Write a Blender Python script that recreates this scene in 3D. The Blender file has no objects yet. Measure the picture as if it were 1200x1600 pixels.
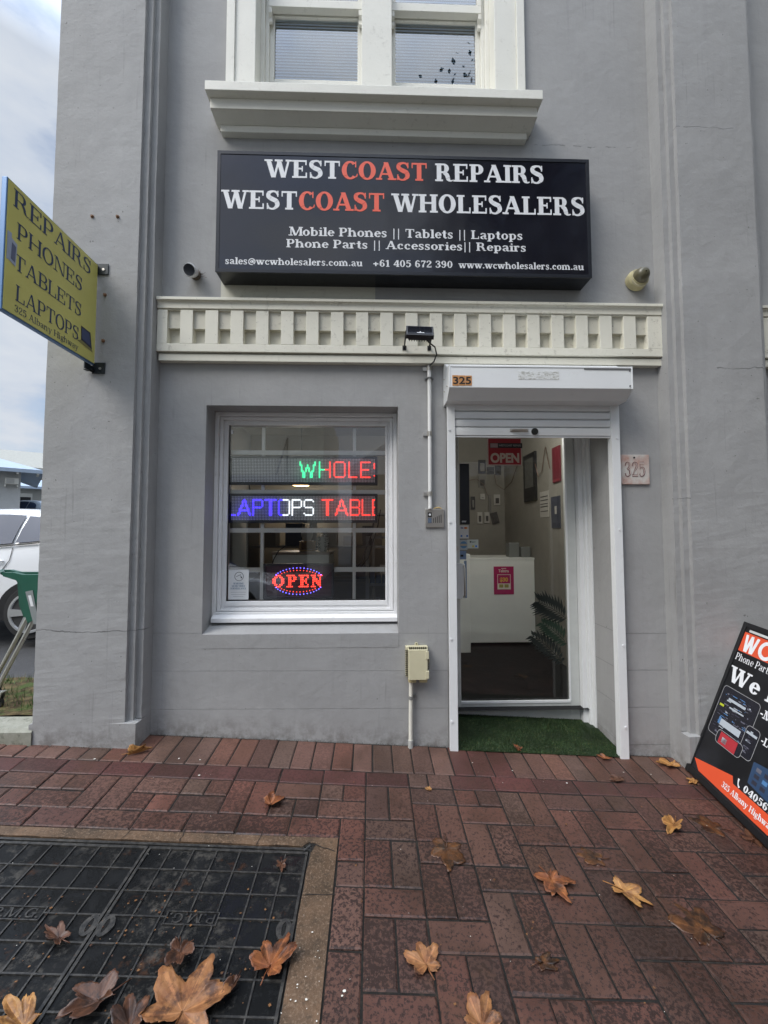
import bpy, math, random
from mathutils import Vector, Matrix, noise
random.seed(7)
R = math.radians
sc = bpy.context.scene
col = sc.collection

# ---------------------------------------------------------------- camera
FPX, PITCH, YAW, ROLL = 648.58, 0.05039, 0.0285, -0.001136
cam_d = bpy.data.cameras.new("Camera"); cam = bpy.data.objects.new("Camera", cam_d); col.objects.link(cam)
cam_d.sensor_fit = 'VERTICAL'; cam_d.sensor_height = 36.0; cam_d.sensor_width = 27.0
cam_d.lens = FPX / 1600.0 * 36.0
cam_d.clip_start = 0.05; cam_d.clip_end = 3000
cf = Vector((math.sin(YAW)*math.cos(PITCH), math.cos(YAW)*math.cos(PITCH), math.sin(PITCH)))
cr = cf.cross(Vector((0, 0, 1))).normalized(); cu = cr.cross(cf)
r2 = math.cos(ROLL)*cr + math.sin(ROLL)*cu; u2 = -math.sin(ROLL)*cr + math.cos(ROLL)*cu
M3 = Matrix((r2, u2, -cf)).transposed()
cam.matrix_world = Matrix.Translation((0, -2.6998, 1.3308)) @ M3.to_4x4()
sc.camera = cam

# ---------------------------------------------------------------- world, sun, exposure
SUN_DIR = Vector((-0.85, -0.60, 1.05)).normalized()
sun_el = math.asin(SUN_DIR.z); sun_az = math.atan2(SUN_DIR.x, SUN_DIR.y)
wd = bpy.data.worlds.new("World"); sc.world = wd; wd.use_nodes = True
wt = wd.node_tree; wt.nodes.clear()
def wn(t, **k):
    n = wt.nodes.new(t)
    for a, b in k.items(): setattr(n, a, b)
    return n
sky = wn('ShaderNodeTexSky', sky_type='NISHITA', sun_disc=False, sun_elevation=sun_el, sun_rotation=sun_az)
sky.air_density = 1.0; sky.dust_density = 1.5
tc = wn('ShaderNodeTexCoord')
mp = wn('ShaderNodeMapping'); mp.inputs['Scale'].default_value = (1, 1, 2.2)
n1 = wn('ShaderNodeTexNoise'); n1.inputs['Scale'].default_value = 2.5; n1.inputs['Detail'].default_value = 9; n1.inputs['Roughness'].default_value = 0.55
wt.links.new(tc.outputs['Generated'], mp.inputs['Vector']); wt.links.new(mp.outputs[0], n1.inputs['Vector'])
rp = wn('ShaderNodeValToRGB'); rp.color_ramp.elements[0].position = 0.33; rp.color_ramp.elements[1].position = 0.50
wt.links.new(n1.outputs['Fac'], rp.inputs['Fac'])
n2 = wn('ShaderNodeTexNoise'); n2.inputs['Scale'].default_value = 5; n2.inputs['Detail'].default_value = 7
wt.links.new(mp.outputs[0], n2.inputs['Vector'])
rp2 = wn('ShaderNodeValToRGB'); rp2.color_ramp.elements[0].position = 0.3; rp2.color_ramp.elements[1].position = 0.7
rp2.color_ramp.elements[0].color = (2.7, 3.25, 4.2, 1); rp2.color_ramp.elements[1].color = (4.4, 4.65, 5.0, 1)
wt.links.new(n2.outputs['Fac'], rp2.inputs['Fac'])
mxs = wn('ShaderNodeMixRGB'); wt.links.new(rp.outputs[0], mxs.inputs['Fac'])
wt.links.new(sky.outputs[0], mxs.inputs['Color1']); wt.links.new(rp2.outputs[0], mxs.inputs['Color2'])
bg = wn('ShaderNodeBackground'); bg.inputs['Strength'].default_value = 0.14
sx_ = wn('ShaderNodeSeparateXYZ'); wt.links.new(tc.outputs['Generated'], sx_.inputs[0])
mr_ = wn('ShaderNodeMapRange'); mr_.inputs['From Min'].default_value = .68; mr_.inputs['From Max'].default_value = 1.0     # overcast sky, brighter towards the zenith
mr_.inputs['To Min'].default_value = .41; mr_.inputs['To Max'].default_value = 3.2; wt.links.new(sx_.outputs[2], mr_.inputs['Value'])
ms_ = wn('ShaderNodeVectorMath', operation='SCALE'); wt.links.new(mxs.outputs[0], ms_.inputs[0]); wt.links.new(mr_.outputs[0], ms_.inputs['Scale'])
wo = wn('ShaderNodeOutputWorld'); wt.links.new(ms_.outputs[0], bg.inputs['Color']); wt.links.new(bg.outputs[0], wo.inputs['Surface'])
sl = bpy.data.lights.new("Sun", 'SUN'); sl.energy = 0.85; sl.angle = R(30); sl.color = (1.0, 0.96, 0.9)
so = bpy.data.objects.new("Sun", sl); col.objects.link(so)
so.rotation_euler = SUN_DIR.to_track_quat('Z', 'Y').to_euler()
sc.view_settings.view_transform = 'Standard'; sc.view_settings.look = 'None'
sc.view_settings.exposure = 1.52; sc.view_settings.gamma = 1

# ---------------------------------------------------------------- helpers
class MB:
    def __init__(s): s.v = []; s.f = []; s.c = []; s.m = []
    def poly(s, pts, c=None, m=0):
        b = len(s.v); s.v += [tuple(p) for p in pts]; s.f.append(tuple(range(b, b+len(pts)))); s.c.append(c); s.m.append(m); return s
    def box(s, x0, x1, y0, y1, z0, z1, c=None, m=0):
        b = len(s.v)
        s.v += [(x0,y0,z0),(x1,y0,z0),(x1,y1,z0),(x0,y1,z0),(x0,y0,z1),(x1,y0,z1),(x1,y1,z1),(x0,y1,z1)]
        for f in ((0,3,2,1),(4,5,6,7),(0,1,5,4),(1,2,6,5),(2,3,7,6),(3,0,4,7)):
            s.f.append(tuple(b+i for i in f)); s.c.append(c); s.m.append(m)
        return s
    def grid(s, rows, closed=False, c=None, m=0):
        b = len(s.v); n = len(rows[0])
        for r in rows: s.v += [tuple(p) for p in r]
        for i in range(len(rows)-1):
            for j in range(n if closed else n-1):
                k = (j+1) % n
                s.f.append((b+i*n+j, b+i*n+k, b+(i+1)*n+k, b+(i+1)*n+j)); s.c.append(c); s.m.append(m)
        return s
    def tube(s, pts, r, n=12, cap=True, c=None, m=0):
        pts = [Vector(p) for p in pts]; rr = r if isinstance(r, (list, tuple)) else [r]*len(pts)
        rows = []; up = None
        for i, p in enumerate(pts):
            d = (pts[min(i+1, len(pts)-1)] - pts[max(i-1, 0)]).normalized()
            if up is None: up = Vector((0, 0, 1)) if abs(d.z) < .9 else Vector((0, 1, 0))
            a = d.cross(up).normalized(); up = a.cross(d).normalized()
            rows.append([p + rr[i]*(math.cos(t)*a + math.sin(t)*up) for t in [2*math.pi*k/n for k in range(n)]])
        s.grid(rows, True, c, m)
        if cap:
            s.poly(list(reversed(rows[0])), c, m); s.poly(rows[-1], c, m)
        return s
    def prism(s, prof, axis, a, b, c=None, m=0):
        # prof: 2D points; axis 'x': (y,z) ; 'y': (x,z) ; 'z': (x,y)
        def P(t, p):
            return (t, p[0], p[1]) if axis == 'x' else ((p[0], t, p[1]) if axis == 'y' else (p[0], p[1], t))
        A = [P(a, p) for p in prof]; B = [P(b, p) for p in prof]
        s.grid([A, B], True, c, m); s.poly(list(reversed(A)), c, m); s.poly(B, c, m); return s
    def xf(s, M):
        s.v = [tuple(M @ Vector(p)) for p in s.v]; return s
    def build(s, name, mat, parent=None, smooth=False, bevel=0, split=False):
        if split:                                            # every loose piece becomes an object of its own
            par = list(range(len(s.v)))
            def fd(a):
                while par[a] != a: par[a] = par[par[a]]; a = par[a]
                return a
            for f in s.f:
                for q in f[1:]: par[fd(q)] = fd(f[0])
            G = {}
            for k, f in enumerate(s.f): G.setdefault(fd(f[0]), []).append(k)
            out = []
            for ks in G.values():
                t = MB(); idx = {}
                for k in ks:
                    for q in s.f[k]:
                        if q not in idx: idx[q] = len(t.v); t.v.append(s.v[q])
                    t.f.append(tuple(idx[q] for q in s.f[k])); t.c.append(s.c[k]); t.m.append(s.m[k])
                if getattr(s, 'nofix', False): t.nofix = True
                out.append(t.build(name, mat, parent, smooth, bevel))
            return out[0]
        me = bpy.data.meshes.new(name); me.from_pydata(s.v, [], s.f)
        mats = mat if isinstance(mat, (list, tuple)) else [mat]
        for q in mats: me.materials.append(q)
        if len(mats) > 1: me.polygons.foreach_set('material_index', s.m)
        if any(c is not None for c in s.c):
            at = me.color_attributes.new('Col', 'FLOAT_COLOR', 'CORNER'); k = 0
            for f, c in zip(s.f, s.c):
                c = c or (1, 1, 1)
                for _ in f: at.data[k].color = (c[0], c[1], c[2], c[3] if len(c) > 3 else 1); k += 1
        me.validate(); me.update()
        import bmesh
        bm = bmesh.new(); bm.from_mesh(me)
        if not getattr(s, 'nofix', False): bmesh.ops.recalc_face_normals(bm, faces=bm.faces)
        bm.to_mesh(me); bm.free()
        if smooth: me.polygons.foreach_set('use_smooth', [True]*len(me.polygons))
        o = bpy.data.objects.new(name, me); col.objects.link(o)
        if parent:
            o.parent = parent; o.matrix_parent_inverse = WM(parent).inverted()
        if bevel:
            b = o.modifiers.new('Bevel', 'BEVEL'); b.width = bevel; b.segments = 2; b.limit_method = 'ANGLE'; b.angle_limit = R(40)
        return o
def WM(o):
    m = Matrix.LocRotScale(o.location, o.rotation_euler, o.scale)
    return (WM(o.parent) @ o.matrix_parent_inverse @ m) if o.parent else m
def empty(name, loc, parent=None):
    o = bpy.data.objects.new(name, None); col.objects.link(o); o.empty_display_size = .1
    o.location = loc
    if parent: o.parent = parent; o.matrix_parent_inverse = WM(parent).inverted()
    return o
def tag(o, label=None, cat=None, group=None, kind=None):
    if label: o['label'] = label
    if cat: o['category'] = cat
    if group: o['group'] = group
    if kind: o['kind'] = kind
    return o
def thing(name, loc, label, cat, group=None):
    return tag(empty(name, loc), label, cat, group)

# ---------------------------------------------------------------- materials
class MT:
    def __init__(s, name, rough=.6, metal=0, color=(.5,.5,.5), spec=.5):
        s.m = bpy.data.materials.new(name); s.m.use_nodes = True; s.t = s.m.node_tree; s.b = s.t.nodes['Principled BSDF']
        s.b.inputs['Roughness'].default_value = rough; s.b.inputs['Metallic'].default_value = metal
        s.b.inputs['Base Color'].default_value = (*color, 1); s.b.inputs['Specular IOR Level'].default_value = spec
        s.tc = s.n('ShaderNodeTexCoord')
    def n(s, t, **k):
        q = s.t.nodes.new(t)
        for a, b in k.items(): setattr(q, a, b)
        return q
    def l(s, a, b): s.t.links.new(a, b); return b
    def val(s, x, inp):
        if isinstance(x, (int, float)): inp.default_value = x
        elif isinstance(x, (tuple, list)): inp.default_value = (*x, 1) if len(x) == 3 else x
        else: s.t.links.new(x, inp)
    def noise(s, scale, detail=4, rough=.5, vec=None, stretch=None, dist=0):
        q = s.n('ShaderNodeTexNoise'); q.inputs['Scale'].default_value = scale; q.inputs['Detail'].default_value = detail
        q.inputs['Roughness'].default_value = rough; q.inputs['Distortion'].default_value = dist
        v = vec or s.tc.outputs['Object']
        if stretch:
            mp = s.n('ShaderNodeMapping'); mp.inputs['Scale'].default_value = stretch; s.l(v, mp.inputs['Vector']); v = mp.outputs[0]
        s.l(v, q.inputs['Vector']); return q.outputs['Fac']
    def ramp(s, x, p0, p1, c0=(0,0,0), c1=(1,1,1)):
        q = s.n('ShaderNodeValToRGB'); e = q.color_ramp.elements
        e[0].position = p0; e[1].position = p1; e[0].color = (*c0, 1); e[1].color = (*c1, 1); s.l(x, q.inputs['Fac']); return q.outputs['Color']
    def mix(s, f, a, b, mode='MIX'):
        q = s.n('ShaderNodeMixRGB', blend_type=mode); s.val(f, q.inputs['Fac']); s.val(a, q.inputs['Color1']); s.val(b, q.inputs['Color2']); return q.outputs['Color']
    def math(s, op, a, b=0, clamp=False):
        q = s.n('ShaderNodeMath', operation=op, use_clamp=clamp); s.val(a, q.inputs[0]); s.val(b, q.inputs[1]); return q.outputs[0]
    def xyz(s):
        if not hasattr(s, '_x'):
            g = s.n('ShaderNodeNewGeometry'); q = s.n('ShaderNodeSeparateXYZ'); s.l(g.outputs['Position'], q.inputs[0]); s._x = q.outputs
        return s._x
    def bump(s, h, dist=.002, strength=1, prev=None):
        q = s.n('ShaderNodeBump'); q.inputs['Distance'].default_value = dist; q.inputs['Strength'].default_value = strength
        s.l(h, q.inputs['Height'])
        if prev is not None: s.l(prev, q.inputs['Normal'])
        return q.outputs[0]
    def set(s, **k):
        for a, b in k.items():
            s.val(b, s.b.inputs[{'color':'Base Color','rough':'Roughness','normal':'Normal','metal':'Metallic','coat':'Coat Weight'}[a]])
        return s
def flat(name, c, rough=.6, metal=0, spec=.5, bump=0, bscale=60, var=.0):
    s = MT(name, rough, metal, c, spec)
    if var:
        f = s.ramp(s.noise(7, 6, .6), .3, .7)
        s.set(color=s.mix(f, tuple(x*(1-var) for x in c), tuple(min(1, x*(1+var)) for x in c)))
        s.set(rough=s.math('ADD', rough-.05, s.math('MULTIPLY', s.noise(23, 4), .12)))
    if bump: s.set(normal=s.bump(s.noise(bscale, 5, .6), bump, .8))
    return s.m
def emit(name, c, st):
    m = bpy.data.materials.new(name); m.use_nodes = True; t = m.node_tree; b = t.nodes['Principled BSDF']
    b.inputs['Base Color'].default_value = (c[0]*.4, c[1]*.4, c[2]*.4, 1); b.inputs['Emission Color'].default_value = (*c, 1); b.inputs['Emission Strength'].default_value = st
    return m
def glass(name, tint=(.93,.95,.94), ior=1.5, boost=1.0):
    m = bpy.data.materials.new(name); m.use_nodes = True; t = m.node_tree; t.nodes.clear()
    o = t.nodes.new('ShaderNodeOutputMaterial'); mx = t.nodes.new('ShaderNodeMixShader')
    tr = t.nodes.new('ShaderNodeBsdfTransparent'); tr.inputs[0].default_value = (*tint, 1)
    gl = t.nodes.new('ShaderNodeBsdfGlossy'); gl.inputs['Roughness'].default_value = .0; gl.inputs['Color'].default_value = (1,1,1,1)
    fr = t.nodes.new('ShaderNodeFresnel'); fr.inputs['IOR'].default_value = ior
    ma = t.nodes.new('ShaderNodeMath'); ma.operation = 'MULTIPLY'; ma.use_clamp = True; ma.inputs[1].default_value = boost
    t.links.new(fr.outputs[0], ma.inputs[0]); t.links.new(ma.outputs[0], mx.inputs[0]); t.links.new(tr.outputs[0], mx.inputs[1]); t.links.new(gl.outputs[0], mx.inputs[2]); t.links.new(mx.outputs[0], o.inputs[0])
    return m

def wall_paint(name, base, lines=False):
    s = MT(name, .72, 0, base, .35)
    X = s.xyz()
    big = s.ramp(s.noise(1.3, 6, .62), .3, .72)
    c = s.mix(big, tuple(x*.90 for x in base), tuple(x*1.06 for x in base))
    fine = s.ramp(s.noise(30, 6, .7), .35, .7)
    c = s.mix(s.math('MULTIPLY', fine, .14), c, tuple(x*.7 for x in base))
    # vertical faint streaks
    st = s.ramp(s.noise(5, 5, .6, stretch=(3, 3, .25)), .52, .74)
    c = s.mix(s.math('MULTIPLY', st, .10), c, (.16, .155, .15))
    # old patch repairs under the paint, and rain drips
    pt = s.ramp(s.noise(1.9, 2, .4, dist=1.5), .56, .575)
    c = s.mix(s.math('MULTIPLY', pt, .10), c, tuple(x*1.25 for x in base))
    dr = s.ramp(s.noise(17, 4, .6, stretch=(2.2, 2.2, .10)), .60, .72)
    dr2 = s.ramp(s.noise(1.7, 3, .5), .45, .6)
    c = s.mix(s.math('MULTIPLY', s.math('MULTIPLY', dr, dr2), .36), c, (.12, .115, .11))
    # dirt close to the ground, with its own blotchy edge
    gz = s.math('ADD', X[2], s.math('MULTIPLY', X[0], .057))
    h = s.math('SUBTRACT', .15, gz)
    low = s.math('MULTIPLY', s.math('MULTIPLY', h, 5, True), s.ramp(s.noise(14, 7, .7), .42, .62))
    c = s.mix(s.math('MULTIPLY', low, .75, True), c, (.085, .07, .06))
    # small chips
    ch = s.ramp(s.noise(46, 3, .5), .735, .75)
    c = s.mix(s.math('MULTIPLY', ch, .6), c, (.07, .065, .06))
    # cracks : (z0, xmin, xmax)
    wob = s.math('MULTIPLY', s.math('SUBTRACT', s.noise(5, 5, .6), .5), .07)
    zz = s.math('ADD', X[2], wob)
    crack = None
    for z0, a, b, th in ((.755, -2.0, -1.38, .0028), (2.385, 2.2, 2.56, .003), (3.995, 1.99, 2.42, .0025), (4.0, 1.1, 1.9, .0025), (1.55, 1.95, 2.0, .002)):
        d = s.math('LESS_THAN', s.math('ABSOLUTE', s.math('SUBTRACT', zz, z0)), th)
        w = s.math('MULTIPLY', s.math('GREATER_THAN', X[0], a), s.math('LESS_THAN', X[0], b))
        k = s.math('MULTIPLY', d, w)
        if z0 > 3.9: k = s.math('MULTIPLY', k, s.math('GREATER_THAN', s.noise(9, 2), .5))
        crack = k if crack is None else s.math('MAXIMUM', crack, k)
    c = s.mix(s.math('MULTIPLY', crack, s.math('MULTIPLY', s.ramp(s.noise(7, 4), .35, .6), .6)), c, (.05, .05, .05))
    h1 = s.bump(s.noise(130, 5, .7), .0012, .55)
    h2 = s.bump(s.noise(16, 5, .62), .006, .55, h1)
    h3 = s.bump(s.noise(3, 3, .5), .02, .35, h2)
    h4 = s.bump(s.math('SUBTRACT', 1, crack), .004, 1, h3)
    if lines:
        fr = s.math('FRACT', s.math('DIVIDE', s.math('SUBTRACT', s.math('ADD', X[2], s.math('MULTIPLY', X[0], .008)), .215-.236*4), .236))
        ln = s.math('MULTIPLY', s.math('LESS_THAN', s.math('ABSOLUTE', s.math('SUBTRACT', fr, .5)), .49), 1)
        below = s.math('LESS_THAN', X[2], .74)
        side = s.math('ADD', s.math('MULTIPLY', s.math('GREATER_THAN', X[0], 1.5), .6), .4)
        g = s.math('MULTIPLY', s.math('MULTIPLY', s.math('SUBTRACT', 1, ln), below), side)
        c = s.mix(s.math('MULTIPLY', g, .30), c, (.10, .10, .10))  # ashlar grooves: the shade inside them is darkened into the colour
        h4 = s.bump(s.math('SUBTRACT', 1, g), .004, 1, h4)
    s.set(color=c, normal=h4)
    return s.m
def trim_paint(name, base, dirt=.35, bump=1.0, rough=.5):
    s = MT(name, rough, 0, base, .4)
    c = s.mix(s.ramp(s.noise(2.5, 6, .6), .3, .7), tuple(x*.93 for x in base), base)
    d = s.ramp(s.noise(24, 7, .72), .56, .70)
    d2 = s.ramp(s.noise(2.2, 4, .6), .4, .62)
    c = s.mix(s.math('MULTIPLY', s.math('MULTIPLY', d, d2), dirt), c, (.16, .14, .10))
    ao = s.n('ShaderNodeAmbientOcclusion')
    ch = s.ramp(s.noise(60, 4, .6), .70, .72)
    c = s.mix(s.math('MULTIPLY', ch, dirt), c, (.12, .10, .08))
    s.set(color=c, normal=s.bump(s.noise(40, 5, .6), .0012*bump, .6, s.bump(s.noise(6, 4), .006*bump, .4)))
    s.t.nodes.remove(ao)
    return s.m

WALLC = (.335, .335, .332)
M = {}
M['wall'] = wall_paint('grey_wall_paint', WALLC, True)
M['pil'] = wall_paint('grey_pilaster_paint', WALLC)
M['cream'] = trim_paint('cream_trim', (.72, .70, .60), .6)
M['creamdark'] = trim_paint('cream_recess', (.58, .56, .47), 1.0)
M['offwhite'] = trim_paint('offwhite_frame', (.74, .73, .66), .3)
M['white'] = trim_paint('white_frame', (.80, .80, .80), .35)
M['shut'] = trim_paint('shutter_white', (.76, .775, .775), .12, .15, .35)
M['alu'] = flat('aluminium', (.58, .60, .58), .45, .15, var=.08)
M['steel'] = flat('stainless_steel', (.58, .55, .50), .32, .9, var=.08)
M['blackgloss'] = flat('black_gloss', (.008, .009, .013), .08, 0, .6)
M['blackmat'] = flat('black_matt', (.012, .012, .013), .45, var=.15)
M['rubber'] = flat('rubber', (.02, .02, .02), .8, var=.1)
M['vinylw'] = flat('white_vinyl', (.74, .75, .76), .4)
M['vinylo'] = flat('coral_vinyl', (.80, .115, .06), .4)
M['glass'] = glass('window_glass', (.99, 1.0, .995), 1.5, 2.8)
M['glassd'] = glass('door_glass', (.93, .95, .94), 1.5, 1.1)
M['glassu'] = glass('upper_glass', (.85, .9, .92), 1.5, 3.0)
M['intw'] = flat('interior_wall', (.24, .225, .19), .8, var=.05)
M['carpet'] = flat('dark_carpet', (.006, .006, .007), .95, bump=.002, bscale=300)
M['intdark'] = flat('interior_dark', (.06, .05, .045), .8, var=.2)
M['counter'] = flat('counter_white', (.80, .81, .77), .35, var=.02)
M['conc'] = None
# ---------------------------------------------------------------- lettering (slab serif drawn as strokes)
def catmull(P, n=6):
    out = []
    for i in range(len(P)-1):
        a = P[max(i-1, 0)]; b = P[i]; c = P[i+1]; d = P[min(i+2, len(P)-1)]
        for k in range(n):
            t = k/n
            out.append(tuple(.5*((2*b[j]) + (-a[j]+c[j])*t + (2*a[j]-5*b[j]+4*c[j]-d[j])*t*t + (-a[j]+3*b[j]-3*c[j]+d[j])*t**3) for j in range(3)))
    out.append(P[-1]); return out
def cv(P, n=6):
    Q = catmull(P, n); L = []; Rr = []
    for i, p in enumerate(Q):
        a = Q[max(i-1, 0)]; b = Q[min(i+1, len(Q)-1)]; dx, dy = b[0]-a[0], b[1]-a[1]; l = math.hypot(dx, dy) or 1
        nx, ny = -dy/l, dx/l; w = p[2]/2
        L.append((p[0]+nx*w, p[1]+ny*w)); Rr.append((p[0]-nx*w, p[1]-ny*w))
    return [[L[i], L[i+1], Rr[i+1], Rr[i]] for i in range(len(Q)-1)]
def ring(cx, cy, rx, ry, tx, ty, a0=0, a1=360, n=28):
    o = []
    for k in range(n):
        a = R(a0+(a1-a0)*k/n); b = R(a0+(a1-a0)*(k+1)/n)
        o.append([(cx+rx*math.cos(a), cy+ry*math.sin(a)), (cx+rx*math.cos(b), cy+ry*math.sin(b)), (cx+(rx-tx)*math.cos(b), cy+(ry-ty)*math.sin(b)), (cx+(rx-tx)*math.cos(a), cy+(ry-ty)*math.sin(a))])
    return o
def rc(x0, y0, x1, y1): return [[(x0, y0), (x1, y0), (x1, y1), (x0, y1)]]
def dg(x0, y0, x1, y1, w): return [[(x0-w/2, y0), (x0+w/2, y0), (x1+w/2, y1), (x1-w/2, y1)]]
def make_font(S, T, E=.085):
    def st(x, y0=0, y1=1, b=1, t=1, bl=None, tl=None):
        o = rc(x, y0, x+S, y1)
        if b: o += rc(x-(E if bl is None else bl), y0, x+S+E, y0+T)
        if t: o += rc(x-(E if tl is None else tl), y1-T, x+S+(E if t == 1 else 0), y1)
        return o
    def sf(x, y, w=S+2*E): return rc(x-w/2, y, x+w/2, y+T)
    G = {}; X = .68; h = S/2
    G['A'] = (.98, dg(.13,0,.47,1,T*1.1)+dg(.80,0,.47,1,S)+rc(.24,.28,.70,.28+T)+sf(.13,0,S+E)+sf(.80,0,S+2.4*E))
    G['B'] = (.82, st(.1)+rc(.2,1-T,.5,1)+rc(.2,.48,.5,.48+T)+rc(.2,0,.5,T)+ring(.47,.745,.26,.255,S*.95,T,-90,90,12)+ring(.47,.265,.31,.265,S,T,-90,90,12))
    G['C'] = (.88, ring(.49,.5,.43,.52,S*1.05,T*1.1,48,315)+rc(.74,.66,.80,1)+cv([(.79,.13,T*.8),(.84,.22,T*.7),(.85,.3,T*.6)]))
    G['D'] = (.92, st(.1)+rc(.2,1-T,.45,1)+rc(.2,0,.45,T)+ring(.42,.5,.43,.5,S*1.05,T,-90,90,16))
    G['E'] = (.84, st(.1)+rc(.2,1-T,.74,1)+rc(.2,0,.76,T)+rc(.2,.47,.52,.47+T)+rc(.68,.72,.75,1)+rc(.70,0,.77,.3)+rc(.5,.36,.56,.66))
    G['F'] = (.78, st(.1)+rc(.2,1-T,.72,1)+rc(.2,.47,.52,.47+T)+rc(.66,.72,.73,1)+rc(.5,.36,.56,.66))
    G['G'] = (.94, ring(.49,.5,.43,.52,S*1.05,T*1.1,48,320)+rc(.74,.66,.80,1)+rc(.80-S,.02,.80,.42)+rc(.56,.42,.90,.42+T))
    G['H'] = (1.02, st(.1)+st(.92-S)+rc(.2,.47,.82,.47+T))
    G['I'] = (.2+S, st(.1))
    G['L'] = (.80, st(.1)+rc(.2,0,.72,T)+rc(.66,0,.73,.32))
    G['M'] = (1.2, st(.98-T*.2,0,1)+rc(.14,0,.14+T,1)+sf(.16,0)+rc(.02,1-T,.3,1)+dg(.26,1,.58,.0,S)+dg(1.0,1,.62,.0,T*1.1))
    G['N'] = (1.04, rc(.14,0,.14+T,1)+sf(.16,0)+dg(.22,1,.80,0,S)+rc(.84,0,.84+T,1)+sf(.87,1-T)+rc(.02,1-T,.3,1))
    G['O'] = (.96, ring(.48,.5,.44,.525,S*1.05,T*1.1))
    G['P'] = (.80, st(.1)+rc(.2,1-T,.48,1)+rc(.2,.42,.48,.42+T)+ring(.45,.71,.29,.29,S,T,-90,90,12))
    G['R'] = (.94, st(.1)+rc(.2,1-T,.48,1)+rc(.2,.46,.48,.46+T)+ring(.45,.73,.28,.27,S,T,-90,90,12)+cv([(.48,.5,S*.8),(.62,.36,S*.95),(.70,.12,S*.85),(.80,.03,T*.9),(.93,.06,T*.7)]))
    G['S'] = (.78, cv([(.64,.78,T),(.54,.93,T*1.1),(.36,.975,T*1.1),(.17,.87,S*.85),(.17,.68,S*.95),(.36,.55,S*1.05),(.56,.43,S*1.02),(.60,.2,S*.9),(.40,.03,T*1.1),(.2,.06,T),(.12,.22,T)])+rc(.60,.68,.66,1)+rc(.08,0,.14,.33))
    G['T'] = (.86, st(.43-h,0,1,1,0)+rc(.04,1-T,.82,1)+rc(.04,.7,.10,1)+rc(.76,.7,.82,1))
    G['U'] = (.96, rc(.14,.3,.14+S,1)+rc(.78,.3,.78+T,1)+sf(.14+h,1-T)+sf(.80,1-T)+cv([(.14+h,.35,S),(.2+h,.1,S*.7),(.48,.02,T*1.2),(.74,.12,T),(.80,.35,T)]))
    G['V'] = (.94, dg(.15,1,.47,0,S)+dg(.80,1,.49,0,T*1.1)+sf(.15,1-T)+sf(.80,1-T))
    G['W'] = (1.34, dg(.14,1,.42,0,S)+dg(.68,1,.46,0,T*1.1)+dg(.66,1,.92,0,S)+dg(1.18,1,.96,0,T*1.1)+sf(.15,1-T)+sf(.67,1-T)+sf(1.18,1-T,S+E))
    # lower case
    def bowl(cx, rx=.29): return ring(cx, X/2, rx, X/2+.012, S*.95, T)
    G['a'] = (.68, cv([(.12,.52,T*1.6),(.2,.64,T*1.2),(.35,.65,T*1.1),(.47,.55,S*.85),(.48,.3,S),(.48,.12,S*.9),(.56,.03,T),(.66,.08,T)])+ring(.28,.18,.22,.19,S*.85,T,60,300,14)+cv([(.28,.35,T),(.40,.38,T),(.48,.42,T)]))
    G['b'] = (.74, st(.08,0,1,0,2)+ring(.38,X/2,.30,X/2+.012,S*.95,T,-130,130,20))
    G['c'] = (.64, ring(.36,X/2,.30,X/2+.012,S*.95,T,50,320,20)+ring(.49,.5,.09,.09,.09,.09))
    G['d'] = (.76, rc(.48,0,.48+S,1)+rc(.40,1-T,.5,1)+rc(.48,0,.48+S+E,T)+ring(.36,X/2,.30,X/2+.012,S*.95,T,50,310,20))
    G['e'] = (.66, ring(.35,X/2,.30,X/2+.012,S*.95,T,0,325,22)+rc(.12,X/2-T*.2,.62,X/2+T*.8))
    G['f'] = (.46, rc(.14,0,.14+S,.8)+sf(.14+h,0)+rc(.04,X-T,.42,X)+cv([(.14+h,.78,S),(.2+h,.95,S*.7),(.38,.98,T*1.3),(.46,.88,T*1.5)]))
    G['g'] = (.70, ring(.33,.44,.25,.25,S*.85,T)+cv([(.2,.24,T),(.13,.14,T*1.4),(.3,.09,S*.9),(.52,.04,S*.9),(.56,-.12,T*1.4),(.34,-.24,T*1.1),(.1,-.16,T*1.5),(.12,-.02,T),(.22,.06,T)])+cv([(.5,.58,T),(.6,.66,T*1.3),(.68,.62,T*1.6)]))
    G['h'] = (.82, st(.08,0,1,1,2)+rc(.52,0,.52+S,.42)+sf(.52+h,0,S+1.6*E)+cv([(.16,.5,T),(.34,.65,T*1.4),(.5,.63,S*.8),(.52+h,.4,S)]))
    G['i'] = (.40, st(.11,0,X,1,2)+ring(.11+h,.88,.09,.09,.09,.09))
    G['k'] = (.80, st(.08,0,1,1,2)+dg(.28,.26,.58,X,T*1.3)+dg(.36,.38,.62,0,S)+sf(.64,0)+sf(.6,X-T))
    G['l'] = (.38, st(.11,0,1,1,2))
    G['m'] = (1.20, st(.08,0,X,1,2)+rc(.48,0,.48+S,.42)+rc(.88,0,.88+S,.42)+sf(.48+h,0,S+1.4*E)+sf(.88+h,0,S+1.6*E)+cv([(.16,.5,T),(.32,.65,T*1.4),(.46,.63,S*.8),(.48+h,.4,S)])+cv([(.56,.5,T),(.72,.65,T*1.4),(.86,.63,S*.8),(.88+h,.4,S)]))
    G['n'] = (.82, st(.08,0,X,1,2)+rc(.52,0,.52+S,.42)+sf(.52+h,0,S+1.6*E)+cv([(.16,.5,T),(.34,.65,T*1.4),(.5,.63,S*.8),(.52+h,.4,S)]))
    G['o'] = (.70, bowl(.35,.31))
    G['p'] = (.76, rc(.1,-.26,.1+S,X)+sf(.1+h,-.26)+rc(.02,X-T,.2,X)+ring(.39,X/2,.30,X/2+.012,S*.95,T,-130,130,20))
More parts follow.
